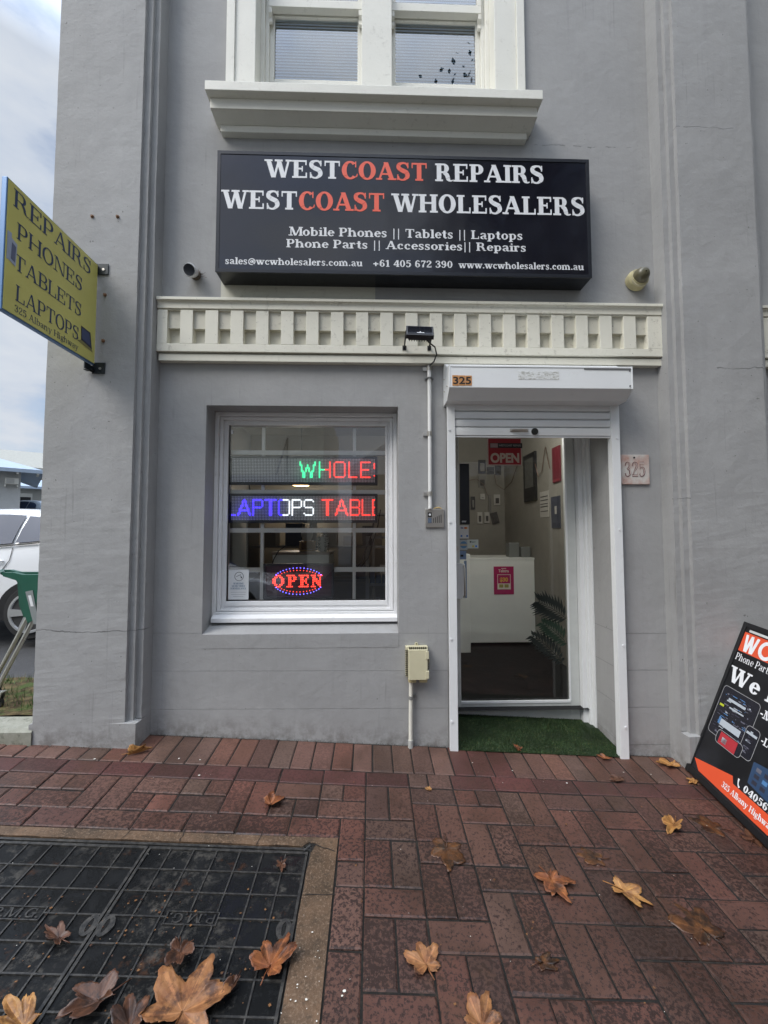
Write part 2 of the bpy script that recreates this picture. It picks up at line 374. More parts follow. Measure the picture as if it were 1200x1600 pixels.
    G['r'] = (.60, st(.08,0,X,1,2)+cv([(.18,.46,T),(.32,.63,T*1.3),(.44,.63,T*1.6)])+ring(.45,.56,.09,.09,.09,.09))
    G['s'] = (.56, cv([(.46,.52,T),(.38,.63,T*1.1),(.24,.65,T*1.1),(.13,.57,S*.7),(.16,.44,S*.8),(.36,.28,S*.85),(.42,.13,S*.75),(.28,.03,T*1.1),(.14,.05,T),(.08,.16,T)])+rc(.42,.46,.47,X)+rc(.06,0,.11,.22))
    G['t'] = (.50, rc(.14,.12,.14+S,.9)+rc(.03,X-T,.42,X)+cv([(.14+h,.2,S),(.22+h,.04,S*.7),(.38,.03,T*1.1),(.45,.12,T)]))
    G['u'] = (.82, rc(.1,.25,.1+S,X)+rc(.01,X-T,.2,X)+rc(.52,0,.52+S,X)+rc(.43,X-T,.6,X)+rc(.52,0,.52+S+E,T)+cv([(.1+h,.3,S),(.16+h,.08,S*.8),(.34,.03,T*1.3),(.54,.16,T)]))
    G['w'] = (1.06, dg(.12,X,.33,0,S)+dg(.52,X,.37,0,T*1.1)+dg(.51,X,.72,0,S)+dg(.93,X,.76,0,T*1.1)+sf(.13,X-T)+sf(.52,X-T)+sf(.93,X-T,S+E))
    G['x'] = (.78, dg(.16,X,.60,0,S)+dg(.62,X,.16,0,T*1.1)+sf(.17,X-T)+sf(.62,X-T,S+E)+sf(.14,0,S+E)+sf(.60,0))
    G['y'] = (.78, dg(.14,X,.40,0,S)+dg(.66,X,.36,-.12,T*1.1)+sf(.15,X-T)+sf(.65,X-T,S+E)+cv([(.38,-.08,T*1.2),(.28,-.24,T*1.2),(.14,-.22,T*2)]))
    G['z'] = (.66, rc(.08,X-T,.56,X)+rc(.06,0,.58,T)+dg(.48,X-T,.14,T,S*.8))
    G['@'] = (1.05, ring(.52,.4,.45,.5,T*1.2,T*1.2,-50,290)+ring(.48,.4,.18,.2,T*1.5,T)+cv([(.68,.6,T*1.6),(.66,.3,T*1.6),(.74,.2,T),(.88,.28,T*.8)]))
    G['.'] = (.32, ring(.16,.09,.1,.1,.1,.1,0,360,12))
    G['|'] = (.42, rc(.17,-.22,.25,1.02))
    G['+'] = (.8, rc(.1,.33,.7,.33+T*1.6)+rc(.4-T*.8,.07,.4+T*.8,.66))
    G['-'] = (.44, rc(.06,.3,.38,.3+T*1.6))
    G['~'] = (.5, cv([(.04,.28,T),(.16,.38,T*1.5),(.32,.3,T*1.5),(.44,.4,T)]))
    G['/'] = (.5, dg(.1,0,.4,1,T))
    G[' '] = (.38, [])
    G['0'] = (.74, ring(.37,.5,.31,.52,S*.95,T))
    G['1'] = (.6, st(.3-h+.02,0,1,1,0)+cv([(.3,.97,T*1.2),(.2,.85,T*1.2),(.08,.8,T)]))
    G['2'] = (.70, cv([(.14,.70,S*.8),(.16,.88,T*1.6),(.34,.97,T*1.1),(.52,.86,S*.9),(.52,.66,S*.95),(.3,.38,S*.6),(.12,.12,T*1.4)])+rc(.08,0,.62,S*.75)+rc(.57,0,.63,.27))
    G['3'] = (.70, cv([(.14,.74,S*.8),(.18,.9,T*1.4),(.35,.97,T*1.1),(.52,.85,S*.8),(.5,.65,S*.8),(.28,.53,T*1.1)])+cv([(.28,.53,T*1.1),(.52,.45,S*.85),(.56,.22,S),(.38,.03,T*1.1),(.18,.06,T*1.3),(.12,.24,S*.8)]))
    G['4'] = (.74, rc(.42,0,.42+S,1)+dg(.46,1,.08,.3,T*1.3)+rc(.04,.24,.70,.24+T*1.3)+sf(.42+h,0))
    G['5'] = (.70, rc(.12,.88,.58,1)+rc(.12,.5,.12+T*1.2,.95)+cv([(.13,.52,T),(.32,.63,T*1.2),(.52,.52,S*.9),(.54,.24,S),(.36,.03,T*1.1),(.17,.06,T*1.3),(.12,.22,S*.8)]))
    G['6'] = (.72, ring(.37,.3,.29,.32,S*.95,T)+cv([(.16,.35,S*.9),(.18,.7,S*.95),(.34,.96,T*1.2),(.5,.93,T*1.2),(.56,.8,S*.7)]))
    G['7'] = (.68, rc(.08,.86,.62,1)+rc(.08,.72,.14,1)+cv([(.58,.88,T*1.3),(.38,.5,S*.7),(.32,.25,S),(.32,0,S*1.1)]))
    G['8'] = (.72, ring(.36,.75,.24,.26,S*.85,T)+ring(.36,.27,.29,.29,S*.95,T))
    G['9'] = (.72, ring(.35,.7,.29,.32,S*.95,T)+cv([(.56,.65,S*.9),(.54,.3,S*.95),(.38,.04,T*1.2),(.2,.07,T*1.2),(.14,.2,S*.7)]))
    return G
BOLD = make_font(.225, .085); MED = make_font(.15, .06); LITE = make_font(.10, .045)
def text_w(s, F, ls=0): return sum(F[c][0]+ls for c in s)
def letters(mb, s, F, O, U, V, N, height, width, m=0, colors=None, eps=.00012, lift=.001, ls=0):
    """draw s from O along U, up V, with the baseline at O; N is the outward normal"""
    O, U, V, N = Vector(O), Vector(U).normalized(), Vector(V).normalized(), Vector(N).normalized()
    k = width/text_w(s, F, ls); x = 0
    for i, ch in enumerate(s):
        adv, ps = F[ch]
        mi = colors[i] if colors else m
        for j, p in enumerate(ps):
            mb.poly([O + U*((x+a)*k) + V*(b*height) + N*(lift + eps*(j % 9)) for a, b in p], None, mi)
        x += adv+ls
    mb.nofix = True
    return mb
def sans(name, s, O, rotM, size, mat, parent, width=None, bold=0, align='LEFT'):
    cu_ = bpy.data.curves.new(name, 'FONT'); cu_.body = s; cu_.size = size; cu_.offset = bold; cu_.align_x = align; cu_.extrude = .0004
    o = bpy.data.objects.new(name, cu_); col.objects.link(o)
    bpy.context.view_layer.update()
    dg_ = bpy.context.evaluated_depsgraph_get()
    me = bpy.data.meshes.new_from_object(o.evaluated_get(dg_)); bpy.data.objects.remove(o)
    xs = [v.co.x for v in me.vertices]; w = max(xs)-min(xs); sx = (width/w) if width else 1
    for v in me.vertices: v.co.x = (v.co.x - (min(xs) if align == 'LEFT' else 0))*sx
    me.transform(Matrix.Translation(O) @ rotM.to_4x4()); me.materials.clear(); me.materials.append(mat)
    q = bpy.data.objects.new(name, me); col.objects.link(q)
    if parent: q.parent = parent; q.matrix_parent_inverse = WM(parent).inverted()
    return q
RW = Matrix(((1,0,0),(0,0,-1),(0,1,0)))     # text on a wall facing -y
def wallsans(name, s, x, y, z, size, mat, parent, width=None, bold=0): return sans(name, s, (x, y, z), RW, size, mat, parent, width, bold)

# ---------------------------------------------------------------- ground levels
def GZ(x, y): return -0.0573*x + 0.073*y
def groundz(x, y):
    """everything outside the paved footpath"""
    return .02 + .082*(y-2.4)
# ================================================================ FOOTPATH
def brick_mat(name):
    s = MT(name, .55, 0, (.2,.1,.08), .35)
    a = s.n('ShaderNodeAttribute', attribute_name='Col')
    c = a.outputs['Color']
    fine = s.ramp(s.noise(420, 3, .6), .35, .7)
    c = s.mix(s.math('MULTIPLY', fine, .38), c, (.05, .028, .022))
    sp = s.ramp(s.math('ADD', s.noise(78, 7, .72, dist=.15), s.math('MULTIPLY', s.math('SUBTRACT', a.outputs['Alpha'], .5), .10)), .475, .545)
    X = s.xyz()
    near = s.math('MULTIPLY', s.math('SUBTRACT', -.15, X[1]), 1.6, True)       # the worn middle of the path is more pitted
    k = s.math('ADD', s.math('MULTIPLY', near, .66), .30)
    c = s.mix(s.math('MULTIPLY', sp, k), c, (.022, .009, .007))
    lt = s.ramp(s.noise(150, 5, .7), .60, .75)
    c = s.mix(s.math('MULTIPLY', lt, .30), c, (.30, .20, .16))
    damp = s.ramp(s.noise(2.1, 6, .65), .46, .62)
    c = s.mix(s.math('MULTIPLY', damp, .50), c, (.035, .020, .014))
    wet_vignette = s.math('MULTIPLY', near, s.math('ADD', .24, s.math('MULTIPLY', s.ramp(s.noise(1.1, 5, .6), .3, .6), .34)))   # rain-wet off the sheltered strip; lens vignette darkening is mixed in too
    c = s.mix(wet_vignette, c, (.018, .010, .007))
    br = s.ramp(s.noise(3.1, 6, .7), .55, .72)
    c = s.mix(s.math('MULTIPLY', br, .30), c, (.09, .045, .02))
    s.set(color=c, rough=s.math('SUBTRACT', .66, s.math('ADD', s.math('MULTIPLY', damp, .22), s.math('MULTIPLY', wet_vignette, .30))),
          normal=s.bump(sp, -.0006, .5, s.bump(s.noise(260, 4, .6), .0006, .6, s.bump(s.noise(12, 4), .004, .4))))
    return s.m
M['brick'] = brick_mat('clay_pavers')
gr = MT('paving_joints', .95, 0, (.02,.016,.012)); gr.set(color=gr.mix(gr.ramp(gr.noise(30, 6, .7), .5, .7), (.006,.005,.004), (.028,.021,.014))); M['joint'] = gr.m
MOD = .1175; CX0, CY0 = -.032, -.3925
def brick_col(kind):
    j = random.uniform(-1, 1); q = random.uniform(.82, 1.14)
    base = {'n': (.160, .070, .050), 'd': (.105, .037, .033), 'o': (.150, .084, .066), 'b': (.15, .09, .075)}[kind]
    if kind == 'n' and random.random() < .22: base = (.122, .060, .047)
    if kind == 'n' and random.random() < .18: base = (.160, .088, .066)
    return tuple(max(.01, b*q*(1+.06*j*(1 if i == 0 else -1))) for i, b in enumerate(base)) + (random.random(),)
pv = MB()
def brick(x0, y0, x1, y1, kind='n', gap=.0066):
    # module coordinates -> world, slightly uneven laying
    X0, X1 = CX0 + x0*MOD, CX0 + x1*MOD; Y0, Y1 = CY0 + y0*MOD, CY0 + y1*MOD
    g = gap + random.uniform(0, .0012); jx, jy = random.uniform(-.0012, .0012), random.uniform(-.0012, .0012)
    X0 += g/2+jx; X1 -= g/2-jx; Y0 += g/2+jy; Y1 -= g/2-jy
    dz = random.uniform(-.0022, .0022); tx, ty = random.uniform(-.010, .010), random.uniform(-.010, .010)
    cxm, cym = (X0+X1)/2, (Y0+Y1)/2; b = .0045; c = brick_col(kind)
    def P(x, y, d): return (x, y, GZ(x, y) + dz + (x-cxm)*tx + (y-cym)*ty - d)
    o = [P(X0,Y0,.02), P(X1,Y0,.02), P(X1,Y1,.02), P(X0,Y1,.02)]
    e = [P(X0,Y0,.0035), P(X1,Y0,.0035), P(X1,Y1,.0035), P(X0,Y1,.0035)]
    def nick(): return b + (random.uniform(.004, .012) if random.random() < .10 else random.uniform(0, .0015))
    t = [P(X0+nick(),Y0+nick(),0), P(X1-nick(),Y0+nick(),0), P(X1-nick(),Y1-nick(),0), P(X0+nick(),Y1-nick(),0)]
    pv.grid([o, e, t], True, c); pv.poly(t, c)
def vpair(i, r, n=2, kinds='n'):
    for k in (0, 1): brick(2*i+k, -r-n, 2*i+k+1, -r, random.choice(kinds))
XI = (-15, 22)
for i in range(-30, 44):                                    # header course against the wall
    wx = CX0 + (i+.3)*MOD
    k = 'd' if .36 < wx < .72 else ('o' if random.random() < .35 else 'n')
    brick(i+.3, 1, i+1.3, 3.3, k)
for i in range(-15, 22):                                    # dark stretcher course
    wx = CX0 + (2*i+1)*MOD
    if .17 < wx < .40: brick(2*i, 0, 2*i+.9, 1, 'o'); brick(2*i+.9, 0, 2*i+2, 1, 'o')
    else: brick(2*i, 0, 2*i+2, 1, 'd')
for i in range(-15, 22):
    h = (2+i) % 3; left = i < 0
    rmax = 2 if left else 27
    r = 0
    if h == 1: vpair(i, 0, 1); r = 1
    elif h == 2: vpair(i, 0, 2); r = 2
    while r < rmax:
        brick(2*i, -r-1, 2*i+2, -r); r += 1
        n = min(2, rmax-r)
        if n > 0: vpair(i, r, n); r += n
for i in range(-15, 0): brick(2*i-1, -3, 2*i+1, -2)         # course along the pit surround
r = 3; brick(-1, -2-.0, 0, -2+0) if False else None
brick(-1, -4, 0, -2) ; r = 4
for n in (1, 2, 2, 2, 1, 2, 2, 2, 2, 2, 1, 2):
    brick(-1, -r-n, 0, -r); r += n
for i in range(-16, -1):                                    # behind the pits, under the camera
    for r in range(14, 26, 2): brick(2*i+1, -r-1, 2*i+3, -r) ; brick(2*i+1, -r-2, 2*i+3, -r-1)
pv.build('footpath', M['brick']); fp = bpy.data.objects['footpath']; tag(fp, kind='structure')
# bedding sheet with a hole for the pit
bd = MB()
def gq(mb, x0, y0, x1, y1, d, fz=GZ, c=None, m=0): mb.poly([(x0,y0,fz(x0,y0)-d), (x1,y0,fz(x1,y0)-d), (x1,y1,fz(x1,y1)-d), (x0,y1,fz(x0,y1)-d)], c, m)
PX0, PX1, PY0, PY1 = -1.66, -.268, -2.00, -.795             # pit opening
for a in ((-3.6, PY1, 5.2, .5), (-3.6, PY0, PX0, PY1), (PX1, PY0, 5.2, PY1), (-3.6, -3.6, 5.2, PY0)): gq(bd, a[0], a[1], a[2], a[3], .0052)
tag(bd.build('paving_bed', M['joint']), kind='structure')
# concrete surround of the pit
cs = MT('pit_concrete', .75, 0, (.25,.17,.11), .4)
cc = cs.mix(cs.ramp(cs.noise(5, 7, .7), .35, .65), (.040,.025,.013), (.130,.076,.042))
cc = cs.mix(cs.ramp(cs.noise(120, 4, .7), .52, .66), cc, (.17,.115,.075))
cc = cs.mix(cs.math('MULTIPLY', cs.ramp(cs.noise(38, 5, .7), .55, .68), .7), cc, (.03,.021,.012))
cs.set(color=cc, normal=cs.bump(cs.noise(90, 5, .7), .0025, .9, cs.bump(cs.noise(15, 4), .006, .6)), rough=.6)
sm = MB()
def ragged(n, a, b, f):
    return [a+(b-a)*k/n for k in range(n+1)]
def srow(pts_in, pts_out):
    sm.grid([[ (x, y, GZ(x, y)-.03) for x, y in pts_in], [(x, y, GZ(x, y)-.002) for x, y in pts_in], [(x, y, GZ(x, y)+.0006) for x, y in pts_out]])
XO, YO = CX0-MOD-.004, CY0-3*MOD-.004
def wob(t, a=.006): return a*(noise.noise(Vector((t*9, 3.1, 0)))+.5*noise.noise(Vector((t*31, 7.7, 0))))
inn = [(x, PY1+wob(x)) for x in ragged(40, PX0-.1, PX1-.035, 0)]; out = [(x, YO) for x in ragged(40, PX0-.1, PX1-.035, 0)]
srow(inn, out)
cor_in = [(PX1-.035, PY1+.002), (PX1-.012, PY1+.022), (PX1+.022, PY1+.018), (PX1+.006, PY1-.03)]
cor_out = [(PX1-.035, YO), (PX1+.02, YO), (XO, YO), (XO, PY1-.03)]; srow(cor_in, cor_out)
inn = [(PX1+wob(y+5), y) for y in ragged(40, PY1-.03, PY0, 0)]; out = [(XO, y) for y in ragged(40, PY1-.03, PY0, 0)]; srow(inn, out)
srow([(x, PY0) for x in ragged(10, PX1, PX0, 0)], [(x, PY0-.11) for x in ragged(10, PX1, PX0, 0)])
tag(sm.build('pit_surround', cs.m), kind='structure')
ck = MB()
for (x, y, a, L_) in ((-1.08, -.762, 1.35, .07), (-.84, -.762, 1.6, .07), (-.50, -.765, 1.45, .075), (-.20, -1.02, .06, .12), (-.205, -.805, -.35, .10)):
    pts = [(x+math.cos(a)*L_*(t-.5)+random.uniform(-.003, .003), y+math.sin(a)*L_*(t-.5)+random.uniform(-.003,.003)) for t in (0,.2,.4,.6,.8,1)]
    for p, q in zip(pts, pts[1:]):
        w = .0016; ck.poly([(p[0]-w,p[1]-w,GZ(*p)+.0016),(p[0]+w,p[1]+w,GZ(*p)+.0016),(q[0]+w,q[1]+w,GZ(*q)+.0016),(q[0]-w,q[1]-w,GZ(*q)+.0016)])
tag(ck.build('surround_cracks', flat('crack_dark', (.012,.01,.008), .9)), kind='structure')

# cast iron access covers
ci = MT('cast_iron_wet', .3, .0, (.018,.018,.019), .15)
w1 = ci.ramp(ci.noise(7, 6, .65, dist=.6), .46, .60)
mud = ci.ramp(ci.noise(22, 7, .75), .50, .64)
cc = ci.mix(ci.math('MULTIPLY', mud, ci.ramp(ci.noise(3.5, 3, .5), .42, .58)), (.009,.0095,.010), (.055,.051,.045)); cc = ci.mix(ci.math('MULTIPLY', ci.ramp(ci.noise(9, 5, .7), .60, .70), .6), cc, (.07,.03,.014))
ci.set(color=cc, rough=ci.math('ADD', .10, ci.math('MULTIPLY', ci.math('MAXIMUM', w1, mud), .42)), normal=ci.bump(ci.noise(160, 4, .6), .0006, .5, ci.bump(w1, .0015, .3)))
M['iron'] = ci.m
ri = MT('cast_iron_rib', .42, .2, (.03,.03,.03), .5)
ri.set(color=ri.mix(ri.ramp(ri.noise(50, 6, .7), .4, .7), (.020,.020,.020), (.075,.07,.062)), normal=ri.bump(ri.noise(200, 4), .0008, .6)); M['rib'] = ri.m
def gbox(mb, x0, x1, y0, y1, d0, d1):
    b = len(mb.v)
    for d in (d0, d1):
        for (x, y) in ((x0,y0),(x1,y0),(x1,y1),(x0,y1)): mb.v.append((x, y, GZ(x, y)+d))
    for f in ((4,5,6,7),(0,1,5,4),(1,2,6,5),(2,3,7,6),(3,0,4,7)):
        mb.f.append(tuple(b+i for i in f)); mb.c.append(None); mb.m.append(0)
CP = .0945
def cover(x0, x1, label, textx, rot, lugs):
    t = thing('access_cover', ((x0+x1)/2, -1.4, GZ((x0+x1)/2, -1.4)), label, 'manhole cover', 'iron covers over the telecom pit')
    pl = MB(); gq(pl, x0+.004, PY0+.02, x1-.004, PY1-.022, .0135); pl.build('plate', M['iron'], t)
    rb = MB()
    # rim
    for a in ((x0+.003, x0+.013, PY0+.02, PY1-.022), (x1-.013, x1-.003, PY0+.02, PY1-.022)): gbox(rb, *a, -.02, -.0072)
    gbox(rb, x0+.013, x1-.013, PY1-.034, PY1-.022, -.02, -.0074)
    n = int(round((x1-x0)/CP)); ys = [PY1-.034-CP*k for k in range(1, 13)]; xs = [x0 + (x1-x0)*k/n for k in range(1, n)]
    tx0, tx1 = textx; ty1, ty0 = PY1-.034-CP*3+.022, PY1-.034-CP*3-.040+.012
    lx = lugs
    def blocked(x0_, x1_, y0_, y1_):
        if x1_ > tx0+.001 and x0_ < tx1-.001 and y1_ > ty0+.001 and y0_ < ty1-.001: return True
        return False
    for x in xs:                                            # lengthwise ribs, broken at the lettering
        for k in range(-1, 12):
            ya = ys[k] if k >= 0 else PY1-.034; yb = ys[k+1] if k < 11 else None
            if yb is None: break
            w = .0028
            if blocked(x-w, x+w, yb, ya):
                if ya > ty1: gbox(rb, x-w, x+w, ty1, ya, -.02, -.0085)
                if yb < ty0: gbox(rb, x-w, x+w, yb, ty0, -.02, -.0085)
            else: gbox(rb, x-w, x+w, yb, ya, -.02, -.0085)
    for y in ys:
        w = .0028; seg = [(x0+.013, x1-.013)]
        if ty0 < y < ty1: seg = [(x0+.013, tx0), (tx1, x1-.013)]
        for a, b in seg: gbox(rb, a, b, y-w, y+w, -.02, -.0081)
    for a in ((tx0, tx1, ty1-.004, ty1), (tx0, tx1, ty0, ty0+.004), (tx0, tx0+.004, ty0+.004, ty1-.004), (tx1-.004, tx1, ty0+.004, ty1-.004)): gbox(rb, *a, -.02, -.0078)
    rb.build('ribs', M['rib'], t)
    # lifting lugs
    for (cx, cy) in lugs:
        lg = MB(); prof = []
        for k in range(16):
            a = 2*math.pi*k/16; prof.append((cx+.028*math.cos(a), cy+(.026+.012*(abs(math.sin(a))))*math.sin(a)))
        hole = [(cx+.0075*math.cos(2*math.pi*k/16), cy+.024*math.sin(2*math.pi*k/16)) for k in range(16)]
        z = lambda p, d: (p[0], p[1], GZ(*p)+d)
        lg.grid([[z(p,-.016) for p in prof], [z(p,-.0062) for p in prof], [z(p,-.0062) for p in hole], [z(p,-.03) for p in hole]], True)
        lg.build('lifting_lug', M['rib'], t)
        hb = MB(); hb.poly([z(p, -.0075) for p in [(cx+(a-cx)*.93, cy+(b-cy)*.93) for a, b in hole]]); hb.build('keyhole', flat('hole_black', (.002,.002,.002), 1), t)
    mb = MB(); s_ = 'P.M.G.'; Nn = Vector((.0573, -.073, 1)).normalized()
    W_ = tx1-tx0-.016; H_ = .034
    if rot: O = (tx1-.008, ty1-.009, 0); U = (-1, 0, .0573); V = (0, -1, -.073)
    else: O = (tx0+.008, ty0+.009, 0); U = (1, 0, -.0573); V = (0, 1, .073)
    O = (O[0], O[1], GZ(O[0], O[1])-.0100)
    F = make_font(.13, .11, 0.0)
    letters(mb, s_, F, O, U, V, Nn, H_*1.0, W_, lift=.002)
    mb.build('lettering', M['rib'], t)
    return t
XM = -.958
cover(XM, PX1-.006, 'black iron pit cover with upside-down raised letters, next to the bricks', (-.742, -.555), True, [(XM+.028, -1.152), (PX1-.045, -1.145)])
cover(PX0, XM, 'black iron pit cover with upright raised letters, cut by the left edge', (-1.36, -1.172), False, [(XM-.028, -1.152), (PX0+.045, -1.145)])
pf = MB(); 
for a in ((PX0-.012, PX1+.004, PY1-.016, PY1-.004), (PX1-.002, PX1+.006, PY0, PY1-.016)): gbox(pf, *a, -.03, -.006)
gbox(pf, PX0-.1, PX1+.02, PY0, PY1, -.04, -.03)
# broken corner lug
pf.tube([(PX1-.03, PY1-.02, GZ(-.28,-.8)-.008), (PX1-.004, PY1+.004, GZ(-.28,-.8)-.004)], .006, 8)
o = pf.build('pit_frame', M['rib']); tag(o, 'black iron frame set round both pit covers', 'pit frame')

# ================================================================ SHOP BUILDING
bld = thing('shop_building', (0, 0, 0), 'grey rendered two-storey shop building with cream dentil band and stepped pilasters', 'building')
wl = MB()
WT, ZB = .35, -.45
def wbox(x0, x1, z0, z1, y0=0, y1=WT): wl.box(x0, x1, y0, y1, z0, z1)
XL, XR, ZT = -1.97, 5.0, 7.2
# columns of wall split at the openings, butted end to end
wn_ = (-1.08, .171, .715, 2.164); dr = (.52, 1.617, -.45, 2.34); up_ = (-.80, .845, 4.15, 6.3)
wbox(XL, wn_[0], ZB, 2.70); wbox(wn_[0], wn_[1], ZB, wn_[2]-.03); wbox(wn_[0], wn_[1], wn_[3], 2.70)
wbox(wn_[1], dr[0], ZB, 2.70); wbox(dr[0], dr[1], dr[3], 2.70); wbox(dr[1], XR, ZB, 2.70)
wbox(XL, up_[0], 2.70, ZT); wbox(up_[0], up_[1], 2.70, up_[2]); wbox(up_[0], up_[1], up_[3], ZT); wbox(up_[1], XR, 2.70, ZT)
# return walls and back
wl.box(XL, XL+.25, WT, 9, ZB-.6, ZT); wl.box(XR-.25, XR, WT, 9, ZB, ZT); wl.box(XL+.25, XR-.25, 8.75, 9, ZB, ZT)
wl.build('wall', M['wall'], bld)
rf = MB(); rf.box(XL+.2, XR-.2, WT-.1, 8.9, ZT-.3, ZT-.2); rf.build('roof', M['intdark'], bld)
# sloping rendered sill of the shop window
sl_ = MB(); sl_.prism([(-.0015, .688), (.19, .735), (.34, .735), (.34, .60), (-.0015, .60)], 'x', wn_[0]+.0015, wn_[1]-.0015)
sl_.build('rendered_sill', M['pil'], bld)

def pilaster(xc0, xc1, outer_left=False, outer_right=True, zlow=-.4, seed=1):
    """profile in plan swept up with slightly worn arrises"""
    rnd = random.Random(seed)
    a, b = xc0, xc1; f = -.16
    def prof(plinth, z):
        j = lambda k: .0028*noise.noise(Vector((k*3.7+seed, z*5, seed*1.3))) + .0016*noise.noise(Vector((k*1.7, z*23, seed)))
        big = max(0, .55-(z-0.0))*.012
        jj = lambda k: j(k)*(1+big*90) - big*abs(noise.noise(Vector((k*2.3, z*14, seed+4))))
        P = []
        if outer_left: P += [(a-(.02 if plinth else 0)+abs(jj(1)), .30), (a-(.02 if plinth else 0)+abs(jj(1)), f+abs(jj(2)))]
        else:
            if plinth: P += [(a, .02), (a, f-.006)] ; P = [(a, .02), (a+.001, f-.006+abs(jj(3))*.5)]
            else: P += [(a, .02), (a, -.105+jj(3)), (a+.035, -.105+j(4)), (a+.035, -.133+j(5)), (a+.07, -.133+j(6)), (a+.07+abs(jj(7)), f+abs(jj(8)))]
        if plinth and not outer_left: P = [(a, .02), (a, -.05), (a, -.09), (a, -.12), (a+.001, -.14), (a+.004, f-.004)]
        mid = [(a+(b-a)*t, f+j(9+t*10)*.7) for t in (.25, .4, .55, .7)]
        P += mid
        if plinth: P += [(b-.004, f-.002), (b-.001, -.14), (b, -.12), (b, -.09), (b, -.05), (b, .02)]
        else: P += [(b-.07-abs(jj(20)), f+abs(jj(21))), (b-.07, -.133+j(22)), (b-.035, -.133+j(23)), (b-.035, -.105+j(24)), (b-abs(jj(25)), -.105+j(26)), (b, .02)]
        return P
    mb = MB(); zs = []; z = zlow; zp = GZ((a+b)/2, -.17) + (.135 if outer_left else .235)
    while z < zp: zs.append((z, True)); z += .03
    zs += [(zp-.006, True), (zp, False)]; z = zp+.02
    while z < 1.6: zs.append((z, False)); z += .022
    while z < ZT: zs.append((z, False)); z += .09
    rows = [[(x, y, zz) for x, y in prof(pl_, zz)] for zz, pl_ in zs]
    mb.grid(rows)
    o = mb.build('pilaster', M['pil'], bld)
    return o
pilaster(-1.985, -1.385, outer_left=True, seed=3)
pilaster(1.925, 2.575, seed=8)
pilaster(4.55, 5.2, seed=12)

# dentil cornice
def cornice(x0, x1, n, g0, g1, w):
    c = MB(); d = MB()
    def b(y, z0, z1, ex=0): c.box(x0+ex, x1-ex, y, .03, z0, z1)
    b(-.078, 2.826, 2.845); c.prism([(.03,2.778),(-.060,2.778),(-.060,2.815),(-.070,2.826),(.03,2.826)], 'x', x0+.002, x1-.002)
    b(-.050, 2.770, 2.778, .004)
    c.box(x0, x1, -.0555, .03, 2.497, 2.548)
    b(-.018, 2.487, 2.497, .01); b(-.042, 2.441, 2.487, .008)
    pitch = (g1-g0)/(n-1)
    edges = [x0] + [v for k in range(n) for v in (g0+k*pitch, g0+k*pitch+w)] + [x1]
    for k in range(0, len(edges), 2):
        jx = random.uniform(-.0015, .0015)
        c.box(edges[k]+(jx if k else 0), edges[k+1], -.0553+random.uniform(-.0008, .0008), .03, 2.548, 2.770)
    for k in range(1, len(edges)-1, 2):
        zj = 2.655+random.uniform(-.004, .004)
        d.box(edges[k]-.004, edges[k+1]+.004, -.037, .03, zj, 2.771)
        d.box(edges[k]-.003, edges[k+1]+.003, -.008, .03, 2.546, zj)
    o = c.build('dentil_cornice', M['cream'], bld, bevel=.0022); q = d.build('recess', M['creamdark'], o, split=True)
cornice(-1.3835, 1.965, 20, -1.318, 1.752, .080)
cornice(2.54, 4.6, 12, 2.66, 4.36, .080)
# unpainted cream strip left under the sign
up = MB(); up.box(-1.0, .02, -.003, .01, 2.845, 3.2); up.build('unpainted_strip', trim_paint('old_cream_render', (.55, .54, .46), .5), bld)

# ---------------- upper window
uw = empty('upper_window', (0, .05, 4.2), bld)
fr = MB()
ZU = 6.2
for sx in (-1, 1):
    def X(a): return a if sx < 0 else a
L0, R0 = -.985, 1.05
# architrave
for (xa, xb, y) in ((L0, L0+.055, -.035), (L0+.055, -.795, -.022), (R0-.055, R0, -.035), (.845, R0-.055, -.022)):
    fr.box(xa, xb, y, .02, 4.16, ZU)
fr.box(-.80, -.7935, -.0215, .11, 4.16, ZU); fr.box(.8435, .85, -.0215, .11, 4.16, ZU)
